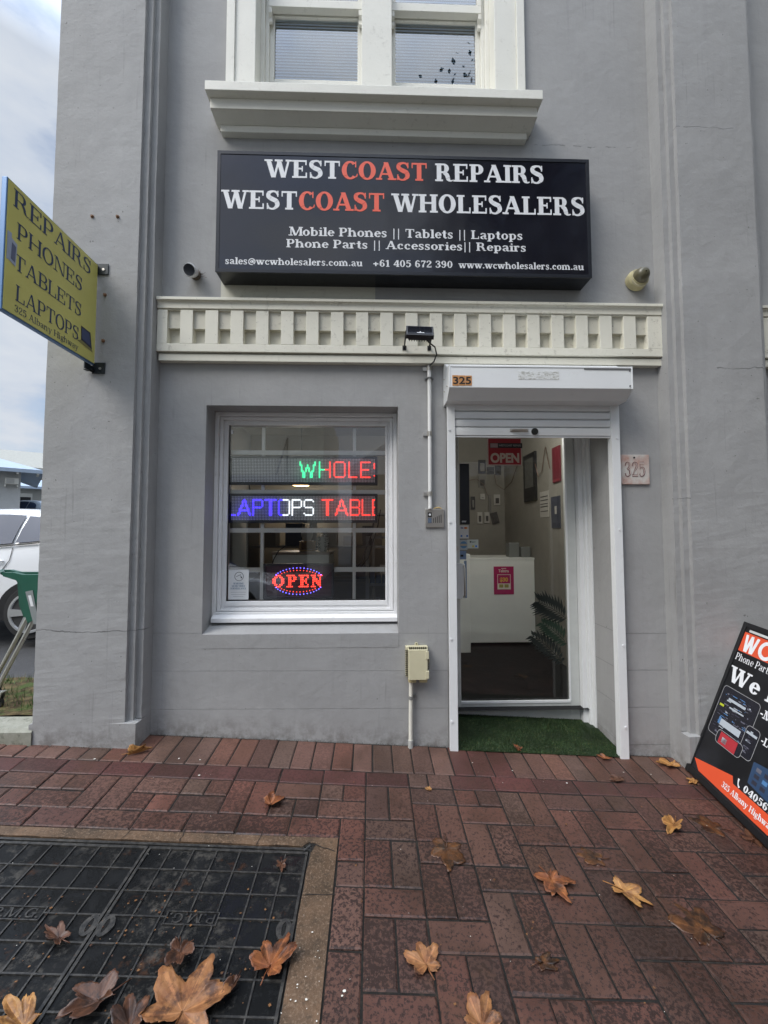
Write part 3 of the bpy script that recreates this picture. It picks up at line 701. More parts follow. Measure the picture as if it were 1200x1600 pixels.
# box frame steps
for (xa, xb, y) in ((-.7935, -.765, .10), (-.765, -.74, .125), (.815, .8435, .10), (.79, .815, .125)): fr.box(xa, xb, y, .22, 4.16, ZU)
fr.box(-.075, .137, .055, .22, 4.16, ZU)
fr.box(-.79, .84, .10, .3, 4.14, 4.175)
fr.build('frame', M['offwhite'], uw, bevel=.0025)
for (xa, xb, lab) in ((-.74, -.075, 'l'), (.137, .79, 'r')):
    sa = MB(); y0 = .15
    sa.box(xa, xa+.032, y0, y0+.04, 4.175, 5.13); sa.box(xb-.032, xb, y0, y0+.04, 4.175, 5.13)
    sa.box(xa+.032, xb-.032, y0+.001, y0+.039, 4.175, 4.60); sa.box(xa+.032, xb-.032, y0+.001, y0+.039, 5.08, 5.13)
    # upper sash standing forward, with horns
    sa.box(xa, xb, y0-.05, y0-.003, 5.09, 5.15)
    sa.box(xa, xa+.03, y0-.05, y0-.003, 5.15, ZU); sa.box(xb-.03, xb, y0-.05, y0-.003, 5.15, ZU)
    for hx in (xa, xb-.024):
        sa.prism([(y0-.048, 5.09), (y0-.004, 5.09), (y0-.004, 5.02), (y0-.020, 4.985), (y0-.030, 5.0), (y0-.028, 5.03), (y0-.046, 5.05)], 'x', hx+.001, hx+.023)
    sa.build('sash', M['offwhite'], uw, bevel=.002)
    gp = MB(); gp.nofix = True; gp.poly([(xa+.03, y0+.02, 4.59), (xb-.03, y0+.02, 4.59), (xb-.03, y0+.02, 5.09), (xa+.03, y0+.02, 5.09)]); gp.poly([(xa+.03, y0-.03, 5.14), (xb-.03, y0-.03, 5.14), (xb-.03, y0-.03, ZU), (xa+.03, y0-.03, ZU)])
    gp.build('pane', M['glassu'], uw)
    bl = MB(); z = 4.56
    while z < ZU:
        bl.poly([(xa+.02, y0+.030, z), (xb-.02, y0+.030, z), (xb-.02, y0+.037, z+.0215), (xa+.02, y0+.037, z+.0215)]); z += .0235
    bl.build('venetian_blind', flat('blind_slats', (.68,.80,.92), .5), uw)
bk = MB(); bk.poly([(-.9, .36, 4.1), (.9, .36, 4.1), (.9, .36, 6.4), (-.9, .36, 6.4)]); bk.build('backing', M['intdark'], uw)
# moulded sill in three steps
us = MB()
us.box(-1.061, 1.105, -.18, .02, 4.136, 4.198)
us.prism([(.02, 4.198), (-.176, 4.1985), (-.10, 4.212), (.09, 4.225), (.09, 4.198)], 'x', -.99, 1.05)
us.box(-1.045, 1.088, -.130, .02, 4.066, 4.136)
us.prism([(.02, 4.066), (-.124, 4.066), (-.050, 4.040), (.02, 4.040)], 'x', -1.03, 1.072)
us.box(-1.008, 1.048, -.045, .02, 3.995, 4.040)
us.build('moulded_sill', M['offwhite'], uw, bevel=.003)

# ---------------- shop window
sw = empty('shop_window', (-.45, .17, .75), bld)
fr = MB(); FX0, FX1, FZ0, FZ1 = -1.079, .1705, .735, 2.163
def ringbox(mb, x0, x1, z0, z1, t, tb, y0, y1, e=.0):
    mb.box(x0, x0+t, y0, y1, z0, z1); mb.box(x1-t, x1, y0, y1, z0, z1); mb.box(x0+t, x1-t, y0+e, y1, z1-t, z1); mb.box(x0+t, x1-t, y0+e, y1, z0, z0+tb)
ringbox(fr, FX0, FX1, FZ0, FZ1, .024, .062, .150, .26, .001)
ringbox(fr, FX0+.024, FX1-.024, FZ0+.062, FZ1-.024, .004, .004, .185, .26, .001); ringbox(fr, FX0+.028, FX1-.028, FZ0+.066, FZ1-.028, .020, .016, .170, .26, .001)
ringbox(fr, FX0+.048, FX1-.048, FZ0+.082, FZ1-.048, .016, .018, .196, .26, .001)
ringbox(fr, FX0+.064, FX1-.064, FZ0+.10, FZ1-.064, .014, .030, .188, .26, .001)
fr.prism([(.158, .786), (.110, .765), (.110, .738), (.158, .738)], 'x', FX0+.012, FX1-.002)
fr.build('frame', M['white'], sw, bevel=.0018)
GX0, GX1, GZ0_, GZ1_ = FX0+.078, FX1-.078, FZ0+.13, FZ1-.078
g = MB(); g.nofix = True; g.poly([(GX0-.002, .215, GZ0_-.002), (GX1+.002, .215, GZ0_-.002), (GX1+.002, .215, GZ1_+.002), (GX0-.002, .215, GZ1_+.002)]); g.build('pane', M['glass'], sw)
gs = MB(); gs.box(GX0, GX0+.006, .206, .214, GZ0_, GZ1_); gs.box(GX0+.006, GX1, .206, .214, GZ0_, GZ0_+.006); gs.build('glazing_gasket', M['blackmat'], sw)
# security grille inside
gb = MB()
for z in (1.905, 1.622, 1.350, 1.072): gb.box(-1.2, .3, .262, .285, z-.016, z+.016)
for x in (-.778, -.128): gb.box(x-.011, x+.011, .264, .283, .75, 2.2)
gb.build('security_grille', flat('grille_cream', (.92,.92,.88), .5, bump=.001), sw)

# ---------------- doorway
DY = .42
jm = MB()
jm.box(1.617, 1.72, WT, DY+.2, -.3, 2.5)
jm.build('door_reveal', M['pil'], bld)
jl = MB(); jl.box(.44, .519, WT, DY+.2, -.3, 2.5); jl.build('door_reveal', M['pil'], bld)
df = MB()
df.box(1.552, 1.585, DY-.045, DY+.10, GZ(1.57,.4)-.02, 2.34); df.box(1.585, 1.602, DY-.075, DY+.10, GZ(1.57,.4)-.02, 2.34); df.box(1.602, 1.616, DY-.115, DY+.10, GZ(1.57,.35)-.02, 2.34)
df.box(.52, .60, DY-.03, DY+.10, -.2, 2.34); df.box(.60, 1.552, DY-.03, DY+.1, 2.20, 2.34)
df.build('door_frame', M['shut'], bld, bevel=.002)
dl = empty('entrance_door', (1.05, DY, 0), bld)
lf = MB(); LX0, LX1 = .603, 1.549; GLX0, GLX1 = .660, 1.478
lf.box(LX0, GLX0, DY, DY+.045, -.045, 2.195); lf.box(GLX1, LX1, DY, DY+.045, -.075, 2.195)
lf.box(GLX0, GLX1, DY+.001, DY+.044, -.068, .070); lf.box(GLX0, GLX1, DY+.001, DY+.044, 2.12, 2.195)
lf.build('leaf', M['alu'], dl, bevel=.002)
bd2 = MB(); bd2.box(GLX0, GLX1, DY-.006, DY+.01, .070, .086); bd2.box(GLX1-.006, GLX1+.006, DY-.004, DY+.01, .086, 2.12); bd2.build('glazing_bead', M['shut'], dl)
g = MB(); g.nofix = True; g.poly([(GLX0-.003, DY+.02, .084), (GLX1-.004, DY+.02, .084), (GLX1-.004, DY+.02, 2.12), (GLX0-.003, DY+.02, 2.12)]); g.build('pane', M['glassd'], dl)
hb = MB(); hb.box(.612, .668, DY-.05, DY-.001, .845, 1.105); hb.prism([(.668, DY-.05), (.690, DY-.035), (.690, DY-.012), (.668, DY-.001)], 'z', .85, 1.10); hb.build('lock_case', M['shut'], dl, bevel=.004)
hn = MB(); hn.tube([(.676, DY-.06, .86), (.676, DY-.085, .88), (.676, DY-.085, 1.07), (.676, DY-.06, 1.09)], .007, 10); hn.build('handle', M['steel'], dl, smooth=True)
kb = MB(); kb.tube([(.628, DY-.012, 1.215), (.628, DY-.001, 1.215)], .020, 16); kb.build('keyhole_plate', M['steel'], dl, smooth=False)

# synthetic grass mat
gm = MB(); random.seed(11)
mx0, mx1, my0, my1 = .525, 1.612, -.040, .412
gq(gm, mx0, my0, mx1, my1, -.004)
for _ in range(26000):
    x = random.uniform(mx0, mx1); y = random.uniform(my0, my1)
    if x > 1.55 and y > .30: continue
    z = GZ(x, y)+.004; a = random.uniform(0, math.tau); h = random.uniform(.005, .010); w = .0012; ln = random.uniform(0, .010)
    dx, dy = math.cos(a), math.sin(a); g_ = random.uniform(.6, 1.25)*(.72+.5*noise.noise(Vector((x*9, y*9, 0))) )
    c = (.036*g_, .072*g_, .024*g_) if random.random() > .10 else (.12*g_, .13*g_, .04*g_)
    b = len(gm.v); gm.v += [(x-dy*w, y+dx*w, z), (x+dy*w, y-dx*w, z), (x+dx*ln, y+dy*ln, z+h)]; gm.f.append((b, b+1, b+2)); gm.c.append(c); gm.m.append(0)
gm.c[0] = (.012, .025, .008); gm.nofix = True
gmt = MT('synthetic_grass', .55, 0, (.03,.08,.02), .3); a_ = gmt.n('ShaderNodeAttribute', attribute_name='Col'); gmt.set(color=a_.outputs['Color'])
o = gm.build('grass_mat', gmt.m); tag(o, 'green synthetic grass mat filling the shop doorway', 'door mat')

# ---------------- interior
it = MB(); it.poly([(XL+.25, .35, .045), (XR-.3, .35, .045), (XR-.3, 6, .045), (XL+.25, 6, .045)]); it.box(.52, 1.62, DY+.045, .52, -.1, .0445)
it.build('interior_floor', M['carpet'], bld)
iw = MB()
iw.box(1.87, 1.95, .353, 6, .046, 2.7)           # right wall
iw.box(1.62, 1.87, .353, .50, .046, 2.7)
iw.box(-1.7, 1.87, 3.10, 3.18, .046, 2.7)        # back wall
iw.box(.40, .50, .64, 1.7, .046, 2.7)            # partition beside the door
iw.build('interior_wall', M['intw'], bld)
cl = MB(); cl.box(-1.7, 1.95, .352, 3.18, 2.70, 2.75); cl.build('ceiling', M['intw'], bld)
# ================================================================ ROLLER SHUTTER
rs = thing('roller_shutter', (1.05, -.05, 2.3), 'white roller shutter with boxed housing, rolled up over the shop doorway', 'roller shutter')
hs = MB(); HX0, HX1 = .478, 1.612
prof = [(-.002, 2.452), (-.002, 2.165), (-.150, 2.168), (-.210, 2.222), (-.210, 2.352), (-.196, 2.368), (-.150, 2.440)]
prof = [(-.002, 2.436), (-.002, 2.166), (-.135, 2.166), (-.210, 2.222), (-.210, 2.362), (-.150, 2.374), (-.040, 2.436)]
hs.prism(prof, 'x', HX0, HX1)
hs.build('housing', M['shut'], rs, bevel=.002)
ec = MB()
for x0, x1 in ((HX0-.006, HX0-.0005), (HX1+.0005, HX1+.006)): ec.prism([(y*1.012, z) for y, z in prof], 'x', x0, x1)
_e = MB()
for zz, yy in ((2.25, -.15), (2.33, -.05), (2.25, -.05)): _e.tube([(HX0-.012, yy, zz), (HX0-.006, yy, zz)], .005, 8)
_e.build('rivet', M['steel'], rs, split=True)
ec.build('end_cap', M['shut'], rs, split=True)
sm_ = MB(); sm_.box(HX0+.004, HX1-.004, -.2116, -.2102, 2.349, 2.3515); sm_.box(HX1-.30, HX1-.004, -.2125, -.2116, 2.340, 2.349)
for x, z in ((HX1-.012, 2.335), (HX1-.012, 2.24)): sm_.tube([(x, -.213, z), (x, -.2101, z)], .0055, 8)
sm_.build('seam', flat('seam_grey', (.12,.12,.12), .6), rs)
tp = MB(); tp.box(.90, 1.155, -.2112, -.2101, 2.275, 2.325)
tpm = MT('old_tape', .5, 0, (.6,.6,.57)); tpm.set(color=tpm.mix(tpm.ramp(tpm.noise(55, 5, .7, stretch=(1,1,2)), .48, .6), (.68,.69,.68), (.42,.42,.38)), normal=tpm.bump(tpm.noise(60, 4), .003, .9))
tp.build('tape_residue', tpm.m, rs)
for (x0, x1, zb) in ((.487, .5385, None), (1.570, 1.6245, None)):
    g = MB(); zb = GZ((x0+x1)/2, -.05)-.002
    g.prism([(x0, -.002), (x0, -.050), (x1, -.050), (x1, -.030), (x0+.012, -.030), (x0+.012, -.002)] if x0 < 1 else [(x1, -.002), (x1, -.050), (x0, -.050), (x0, -.030), (x1-.012, -.030), (x1-.012, -.002)], 'z', zb, 2.166)
    g.box(x0 if x0 < 1 else x1-.055, x0+.055 if x0 < 1 else x1, -.028, -.001, zb, 2.165)
    gg = g.build('guide_rail', M['shut'], rs, bevel=.0015)
    s_ = MB(); 
    for z in (2.0, 1.40, .66, .15): s_.tube([(x0+.012 if x0 < 1 else x1-.020, -.056, z-.05*(x0 > 1)), (x0+.012 if x0 < 1 else x1-.020, -.0505, z-.05*(x0 > 1))], .007, 10)
    s_.build('dome_screw', M['vinylw'], gg, split=True)
ct = MB(); z = 1.962
for k in range(4):
    h = .052 if k else .060
    ct.prism([(-.030, z+.002), (-.040, z+.006), (-.042, z+h*.5), (-.040, z+h-.006), (-.030, z+h-.001), (-.022, z+h-.001), (-.022, z+.002)], 'x', .540, 1.569); z += h
ct.box(.540, 1.569, -.034, -.022, 1.955, 1.963); ct.box(.541, 1.568, -.020, -.012, 1.96, 2.18)
ct.build('shutter_curtain', M['shut'], rs)
hd = MB(); hd.tube([(.905, -.043, 1.998), (.915, -.060, 2.000), (.965, -.064, 2.0), (1.005, -.060, 2.0), (1.015, -.043, 1.998)], .006, 10); hd.box(.900, 1.020, -.0435, -.041, 1.988, 2.010); hd.build('pull_handle', M['steel'], rs)
lk = MB(); lk.tube([(1.062, -.050, 1.992), (1.062, -.040, 1.992)], .022, 18); lk.tube([(1.062, -.053, 1.992), (1.062, -.050, 1.992)], .014, 16); lk.build('lock', flat('lock_dark', (.05,.05,.045), .35, .7), rs)

# ================================================================ STREET NUMBERS
n = thing('house_number', (.55, -.213, 2.262), 'orange sticker reading 325 on the shutter housing', 'street number')
for i, ch in enumerate('325'):
    x = .491+i*.0405; b = MB(); b.box(x, x+.039, -.2125, -.2103, 2.232+.001*i, 2.297-.001*i); b.build('sticker', flat('orange_sticker', (.55,.26,.09), .5, var=.1), n)
wallsans('digits', '325', .496, -.2131, 2.243, .062, M['blackmat'], n, .110, .0012)
n = thing('house_number', (1.74, -.01, 1.75), 'square pale pink ceramic tile engraved 325, on the grey wall right of the doorway', 'street number')
pq = MT('ceramic_tile', .45, 0, (.6,.5,.45)); pq.set(color=pq.mix(pq.ramp(pq.noise(9, 5, .6), .40, .62), (.56,.53,.49), (.46,.28,.23)), normal=pq.bump(pq.noise(60, 4), .001, .6))
b = MB(); b.box(1.640, 1.840, -.014, -.001, 1.650, 1.848); b.build('tile', pq.m, n, bevel=.003)
FN = make_font(.20, .055, .06); lt = MB(); letters(lt, '325', FN, (1.668, -.014, 1.700), (1,0,0), (0,0,1), (0,-1,0), .100, .145)
lt.build('digits', flat('number_outline', (.14,.055,.06), .6), n)
FN2 = make_font(.10, .02, .04); lt = MB(); letters(lt, '325', FN2, (1.6705, -.0152, 1.704), (1,0,0), (0,0,1), (0,-1,0), .093, .141)
lt.build('digit_inlay', flat('number_inlay', (.52,.42,.38), .5), n)
b = MB(); b.tube([(1.738, -.0165, 1.828), (1.738, -.0138, 1.828)], .006, 10); b.build('screw', M['blackmat'], n)

# ================================================================ MAIN SIGN
sg = thing('shop_sign', (.21, -.08, 3.36), 'wide glossy black box sign with white and coral lettering above the cornice', 'shop sign')
SX0, SX1, SZ0, SZ1, SY = -.983, 1.412, 2.968, 3.762, -.150
b = MB(); b.box(SX0, SX1, SY+.006, -.004, SZ0, SZ1); b.build('sign_box', M['blackgloss'], sg, bevel=.004)
b = MB(); t = .020
b.box(SX0-.001, SX0+t, SY, SY+.006, SZ0-.001, SZ1+.001); b.box(SX1-t, SX1+.001, SY, SY+.006, SZ0-.001, SZ1+.001); b.box(SX0+t, SX1-t, SY, SY+.006, SZ0-.001, SZ0+t); b.box(SX0+t, SX1-t, SY, SY+.006, SZ1-t, SZ1+.001)
b.build('edge_trim', flat('sign_trim', (.018,.02,.026), .25), sg)
b = MB(); b.box(SX0+t, SX1-t, SY+.0035, SY+.0058, SZ0+t, SZ1-t)
fm = MT('sign_face', .10, 0, (.006,.006,.012), 1.0); fm.set(normal=fm.bump(fm.noise(2.2, 3, .5), .012, .25), rough=fm.math('ADD', .07, fm.math('MULTIPLY', fm.noise(18, 5), .05)))
b.build('face_panel', fm.m, sg)
SH = SZ1-SZ0
def sline(s, pa, pb, va, vb, F, cols=None, yb=SY+.0035):
    x = lambda p: SX0 + (p-341)/579*2.395
    z0 = SZ1 - vb*SH; h = (vb-va)*SH
    mb = MB(); letters(mb, s, F, (x(pa), yb, z0), (1,0,0), (0,0,1), (0,-1,0), h, x(pb)-x(pa), colors=cols)
    mb.build('lettering', [M['vinylw'], M['vinylo']], sg)
c1 = [0]*4+[1]*5+[0]*8; c2 = [0]*4+[1]*5+[0]*12
BX = make_font(.235, .10)
sline('WESTCOAST REPAIRS', 414, 849, .062, .212, BX, c1)
sline('WESTCOAST WHOLESALERS', 349, 913, .325, .478, BX, c2)
MX = make_font(.20, .10)
sline('Mobile Phones || Tablets || Laptops', 451, 813, .620, .692, MX)
sline('Phone Parts || Accessories|| Repairs', 447, 818, .722, .790, MX)
sline('sales@wcwholesalers.com.au', 355, 564, .880, .936, MX)
sline('+61 405 672 390', 579, 703, .880, .936, MX)
sline('www.wcwholesalers.com.au', 712, 908, .880, .936, MX)

# ================================================================ PROJECTING YELLOW SIGN
ys = thing('projecting_sign', (-1.70, -.49, 2.67), 'yellow projecting sign lettered REPAIRS PHONES TABLETS LAPTOPS on the left pilaster', 'shop sign')
YX = -1.688; ya, yb, za, zb = -.808, -.175, 2.352, 2.985
b = MB(); b.box(YX-.028, YX-.003, ya, yb, za, zb); b.build('sign_box', flat('sign_edge_blue', (.10,.20,.38), .35, .3), ys, bevel=.003)
yf = MT('yellow_panel', .32, 0, (.5,.43,.06), .5); yf.set(color=yf.mix(yf.ramp(yf.noise(3, 4), .3, .7), (.54,.50,.14), (.62,.58,.17)))
b = MB(); b.box(YX-.003, YX, ya+.006, yb-.002, za+.008, zb-.006); b.build('face_panel', yf.m, ys)
b = MB(); b.box(YX-.031, YX-.028, ya+.006, yb-.002, za+.008, zb-.006); b.build('face_panel', yf.m, ys)
navy = flat('navy_vinyl', (.028,.05,.115), .45)
# the face looks towards +x: reading direction runs from the street (-y) to the wall
def yl(s, ua, ub, va, vb, F):
    mb = MB(); H = zb-za
    letters(mb, s, F, (YX, ua, zb - vb*H), (0,1,0), (0,0,1), (1,0,0), (vb-va)*H, ub-ua); mb.build('lettering', navy, ys)
FL = make_font(.145, .06); FS = make_font(.13, .07)
yl('REPAIRS', -.776, -.232, .042, .178, FL); yl('PHONES', -.750, -.300, .275, .402, FL); yl('TABLETS', -.758, -.300, .518, .640, FL)
yl('LAPTOPS', -.742, -.315, .750, .872, FL); yl('325 Albany Highway', -.745, -.318, .905, .958, FS)
b = MB()
b.poly([(YX+.001, -.806+.008, 2.60), (YX+.001, -.775, 2.60), (YX+.001, -.775, 2.735), (YX+.001, -.806+.008, 2.735)], m=0)
b.poly([(YX+.0014, -.782, 2.60), (YX+.0014, -.748, 2.59), (YX+.0014, -.744, 2.70), (YX+.0014, -.778, 2.715)], m=0)
b.poly([(YX+.0018, -.776, 2.613), (YX+.0018, -.753, 2.606), (YX+.0018, -.750, 2.684), (YX+.0018, -.773, 2.694)], m=1)
b.nofix = True; b.build('tablet_picture', [flat('pic_lilac', (.35,.40,.50), .4), flat('pic_dark', (.12,.14,.22), .3)], ys)
b = MB()
b.poly([(YX+.001, -.298, 2.452), (YX+.001, -.205, 2.436), (YX+.001, -.222, 2.530), (YX+.001, -.302, 2.535)], m=1)
b.poly([(YX+.0014, -.291, 2.462), (YX+.0014, -.216, 2.450), (YX+.0014, -.231, 2.520), (YX+.0014, -.294, 2.525)], m=2)
b.poly([(YX+.001, -.330, 2.435), (YX+.001, -.196, 2.420), (YX+.001, -.205, 2.436), (YX+.001, -.298, 2.452)], m=0)
b.nofix = True; b.build('laptop_picture', [flat('pic_khaki', (.22,.20,.07), .4), flat('pic_black', (.03,.03,.05), .3), flat('pic_navy', (.06,.08,.16), .3)], ys)
for z in (2.985-.035, 2.352-.025):
    b = MB(); b.box(YX-.020, YX+.058, -.168, -.1625, z-.035+.01, z+.045); b.box(YX-.020, YX-.013, -.26, -.168, z-.03, z+.04) if z > 2.6 else b.box(YX-.050, YX-.0, -.20, -.168, z-.012, z-.006)
    if z < 2.6: b.box(YX-.020, YX-.012, -.24, -.168, z-.018, z+.02)
    o = b.build('wall_bracket', flat('bracket_dark', (.022,.028,.032), .4, .3), ys, bevel=.002)
    q = MB(); q.tube([(YX+.030, -.172, z+.006), (YX+.030, -.168, z+.006)], .008, 10); q.build('bolt', M['steel'], o)
# rusty old fixing stubs on the pilaster
rust = flat('rusty_stub', (.20,.11,.06), .8, var=.3)
for i, (x, z, lab) in enumerate(((-1.742, 3.30, 'upper left'), (-1.587, 3.302, 'upper right'), (-1.648, 2.80, 'middle'), (-1.650, 2.51, 'lowest'))):
    b = MB(); b.tube([(x, -.172, z), (x, -.158, z)], [.006, .009], 8); b.tube([(x, -.1635, z), (x, -.158, z)], .011, 8)
    o = b.build('wall_plug', rust); tag(o, 'rusty wall plug on the left pilaster, %s of four by the yellow sign' % lab, 'wall plug', 'old wall plugs on the left pilaster')

# ================================================================ WALL FITTINGS
t = thing('security_camera', (-1.18, 0, 3.05), 'small white bullet camera with black lens on the grey wall beside the black sign', 'security camera')
d = Vector((.10, -.9, -.42)).normalized(); c0 = Vector((-1.178, -.0, 3.055))
b = MB(); b.tube([c0+d*.035, c0+d*.10, c0+d*.112], [.036, .042, .039], 22); b.build('camera_body', M['vinylw'], t, smooth=False)
b = MB(); b.tube([c0+d*.110, c0+d*.1145], .034, 22); b.build('lens', M['blackgloss'], t)
b = MB(); b.tube([(-1.165, -.001, 3.035), (-1.165, -.02, 3.035)], .034, 16); b.tube([(-1.165, -.015, 3.035), tuple(c0+d*.07)], .014, 10)
for k in range(9):
    a = random.uniform(-.8, 1.2); l = random.uniform(.02, .055); b.tube([(-1.145, -.01, 3.03), (-1.145+l*.6*math.cos(a), -.025, 3.03+l*.5*math.sin(a)), (-1.14+l*math.cos(a+.6), -.02, 3.02+l*math.sin(a+.4))], .0012, 4)
b.build('mount', flat('wire_brown', (.09,.07,.05), .7), t)
t = thing('bulkhead_light', (1.80, 0, 3.05), 'round wall lamp with olive dome shade, right of the black sign', 'wall light')
d = Vector((.0, -1, .0)).normalized(); c0 = Vector((1.79, 0, 3.030))
b = MB(); b.tube([(1.79, -.001, 3.035), (1.79, -.035, 3.04), (1.792, -.055, 3.045)], [.068, .068, .060], 28); b.build('base_ring', flat('lamp_base', (.42,.38,.22), .4, var=.15), t, smooth=False)
rows = []
for k in range(10):
    f = k/9; rr = .052*math.cos(f*math.pi/2*.98)**.7; p = c0 + Vector((0,0,.010)) + d*(.045+.075*math.sin(f*math.pi/2)); a_ = d.cross(Vector((0,0,1))).normalized(); u_ = a_.cross(d)
    rows.append([p+rr*(math.cos(q)*a_+math.sin(q)*u_) for q in [2*math.pi*j/24 for j in range(24)]])
b = MB(); b.grid(rows, True); b.build('dome_shade', flat('olive_dome', (.105,.095,.055), .35, var=.3), t, smooth=True)
b = MB(); b.tube([tuple(c0+d*.05), tuple(c0+d*.062)], .058, 28); b.build('collar', flat('lamp_collar', (.50,.46,.30), .35), t)

t = thing('floodlight', (.29, -.15, 2.56), 'black LED floodlight on two bracket arms in front of the cream dentil band', 'floodlight')
FR = Matrix.Translation((.293, -.205, 2.565)) @ Matrix.Rotation(R(-38), 4, 'X') @ Matrix.Rotation(R(3), 4, 'Y')
b = MB(); b.box(-.085, .085, -.014, .014, -.058, .058); b.box(-.070, .070, .014, .026, -.048, .048)
for k in range(9): b.box(-.065+k*.0155, -.060+k*.0155, .026, .036, -.045, .045)
b.xf(FR).build('lamp_body', M['blackmat'], t, bevel=.004)
b = MB(); b.box(-.074, .074, -.0160, -.0142, -.047, .047); b.xf(FR).build('lens', M['blackgloss'], t)
b = MB()
for x in (.205, .368):
    b.prism([(-.055, 2.532), (-.060, 2.532), (-.19, 2.560), (-.205, 2.575), (-.200, 2.580), (-.055, 2.545)], 'x', x, x+.008)
    b.box(x-.008, x+.016, -.0595, -.0556, 2.520, 2.550)
b.build('bracket_arm', M['blackmat'], t)
b = MB(); b.tube([(.33, -.185, 2.545), (.355, -.17, 2.52), (.395, -.15, 2.50), (.412, -.11, 2.47), (.40, -.07, 2.44), (.378, -.035, 2.43), (.376, -.022, 2.40)], .0045, 8); b.build('cable', M['rubber'], t, smooth=True)
b = MB(); b.poly([(-.02, -.0165, -.036), (.025, -.0165, -.036), (.025, -.0165, -.030), (-.02, -.0165, -.030)]); b.poly([(-.004, -.0165, -.028), (.006, -.0165, -.028), (.001, -.0165, -.016)]); b.xf(FR).build('printed_mark', M['vinylw'], t)

t = thing('conduit', (.377, -.02, 1.95), 'thin white vertical conduit from the cornice down to the intercom', 'conduit')
b = MB(); b.tube([(.376, -.020, 2.435), (.377, -.020, 2.0), (.376, -.020, 1.488)], .0125, 12); b.build('pipe', flat('conduit_white', (.72,.72,.70), .4, var=.05), t, smooth=True)
for z in (2.415, 1.98, 1.585):
    b = MB(); b.tube([(.376, -.020, z-.014), (.376, -.020, z+.014)], .0155, 12, False); b.box(.335, .366, -.014, -.001, z-.012, z+.010); b.build('saddle_clip', M['steel'], t)
b = MB(); b.tube([(.376, -.020, 2.345), (.376, -.020, 2.352)], .022, 12); b.box(.347, .405, -.010, -.001, 2.343, 2.356); b.build('pipe_clamp', flat('clamp_grey', (.20,.20,.20), .4, .7), t)

t = thing('intercom', (.407, -.01, 1.427), 'square stainless steel intercom panel with grille slots beside the doorway', 'intercom')
b = MB(); b.box(.346, .466, -.012, -.001, 1.366, 1.487); b.build('face_plate', M['steel'], t, bevel=.002)
b = MB(); b.box(.361, .387, -.0135, -.0121, 1.432, 1.464); b.tube([(.374, -.0175, 1.449), (.374, -.0135, 1.449)], .010, 14); b.build('call_button', flat('button_dark', (.03,.03,.03), .3), t)
b = MB(); b.tube([(.374, -.0195, 1.449), (.374, -.0175, 1.449)], .007, 14); b.build('button_cap', M['vinylw'], t)
b = MB(); b.box(.362, .386, -.0135, -.0121, 1.395, 1.428); b.build('name_window', flat('blue_grey', (.10,.13,.18), .2), t)
b = MB()
for k in range(5): b.box(.396+k*.0125, .400+k*.0125, -.0128, -.0121, 1.396, 1.426+.006*k)
b.build('speaker_slots', M['blackmat'], t)
b = MB()
for z in (1.479, 1.374): b.tube([(.406, -.014, z), (.406, -.012, z)], .004, 10)
b.build('screw', M['steel'], t)
b = MB(); b.tube([(.40, -.006, 1.488), (.415, -.010, 1.494), (.435, -.010, 1.496), (.452, -.006, 1.489)], .0045, 8); b.build('sealant', flat('yellow_foam', (.50,.36,.14), .8), t)

t = thing('junction_box', (.28, -.05, .5), 'cream plastic telephone junction box with vented edges low on the grey wall', 'junction box')
cr_ = flat('cream_plastic', (.58,.54,.37), .42, bump=.0005, var=.06)
b = MB(); b.box(.212, .352, -.045, -.001, .425, .612); b.build('back_plate', cr_, t, bevel=.003)
b = MB(); b.prism([(.224, -.0455), (.228, -.082), (.345, -.082), (.353, -.0455)], 'z', .420, .600); b.build('lid', cr_, t, bevel=.004)
b = MB()
for k in range(9): b.box(.232+k*.0125, .240+k*.0125, -.060, -.0452, .6005, .6125)
for k in range(14): b.box(.2095, .2235, -.056, -.0455, .436+k*.0118, .441+k*.0118)
for k in range(6): b.box(.3525, .360, -.040, -.030, .470+k*.0118, .476+k*.0118)
b.build('vent_ribs', flat('cream_shadow', (.10,.09,.06), .6), t)
b = MB(); b.box(.332, .3535, -.0845, -.0600, .546, .592); b.box(.332, .3535, -.0845, -.0600, .426, .472); b.build('latch', cr_, t, bevel=.002, split=True)
b = MB(); b.prism([(.353, .50), (.366, .505), (.368, .520), (.353, .545)], 'y', -.012, -.004); b.prism([(.270, .613), (.276, .630), (.290, .630), (.296, .613)], 'y', -.012, -.004); b.build('fixing_tab', cr_, t)
b = MB(); b.tube([(.283, -.0135, .622), (.283, -.012, .622)], .004, 8); b.tube([(.359, -.0135, .522), (.359, -.012, .522)], .003, 8); b.build('tab_hole', M['blackmat'], t)
b = MB(); b.box(.228, .276, -.060, -.006, .395, .4195); b.box(.296, .345, -.060, -.006, .395, .4195); b.build('gland_block', flat('cream_aged', (.52,.44,.24), .5), t, bevel=.002)
t = thing('drain_conduit', (.243, -.03, .2), 'white plastic pipe from the cream junction box down to the paving', 'pipe')
b = MB(); b.tube([(.246, -.026, .396), (.245, -.026, .30), (.243, -.026, .18), (.242, -.026, .012)], .0125, 14); b.build('pipe', flat('pipe_white', (.70,.68,.60), .45, var=.06), t, smooth=True)
b = MB(); b.tube([(.242, -.026, .030), (.242, -.026, GZ(.24,-.03)-.002)], .0165, 14); b.build('coupling', flat('coupling_grey', (.42,.42,.40), .5), t)
b = MB(); b.tube([(.2445, -.026, .282), (.2445, -.026, .302)], .016, 14); b.box(.259, .283, -.010, -.001, .284, .300); b.build('saddle_clip', flat('clip_grey', (.22,.22,.21), .5), t)

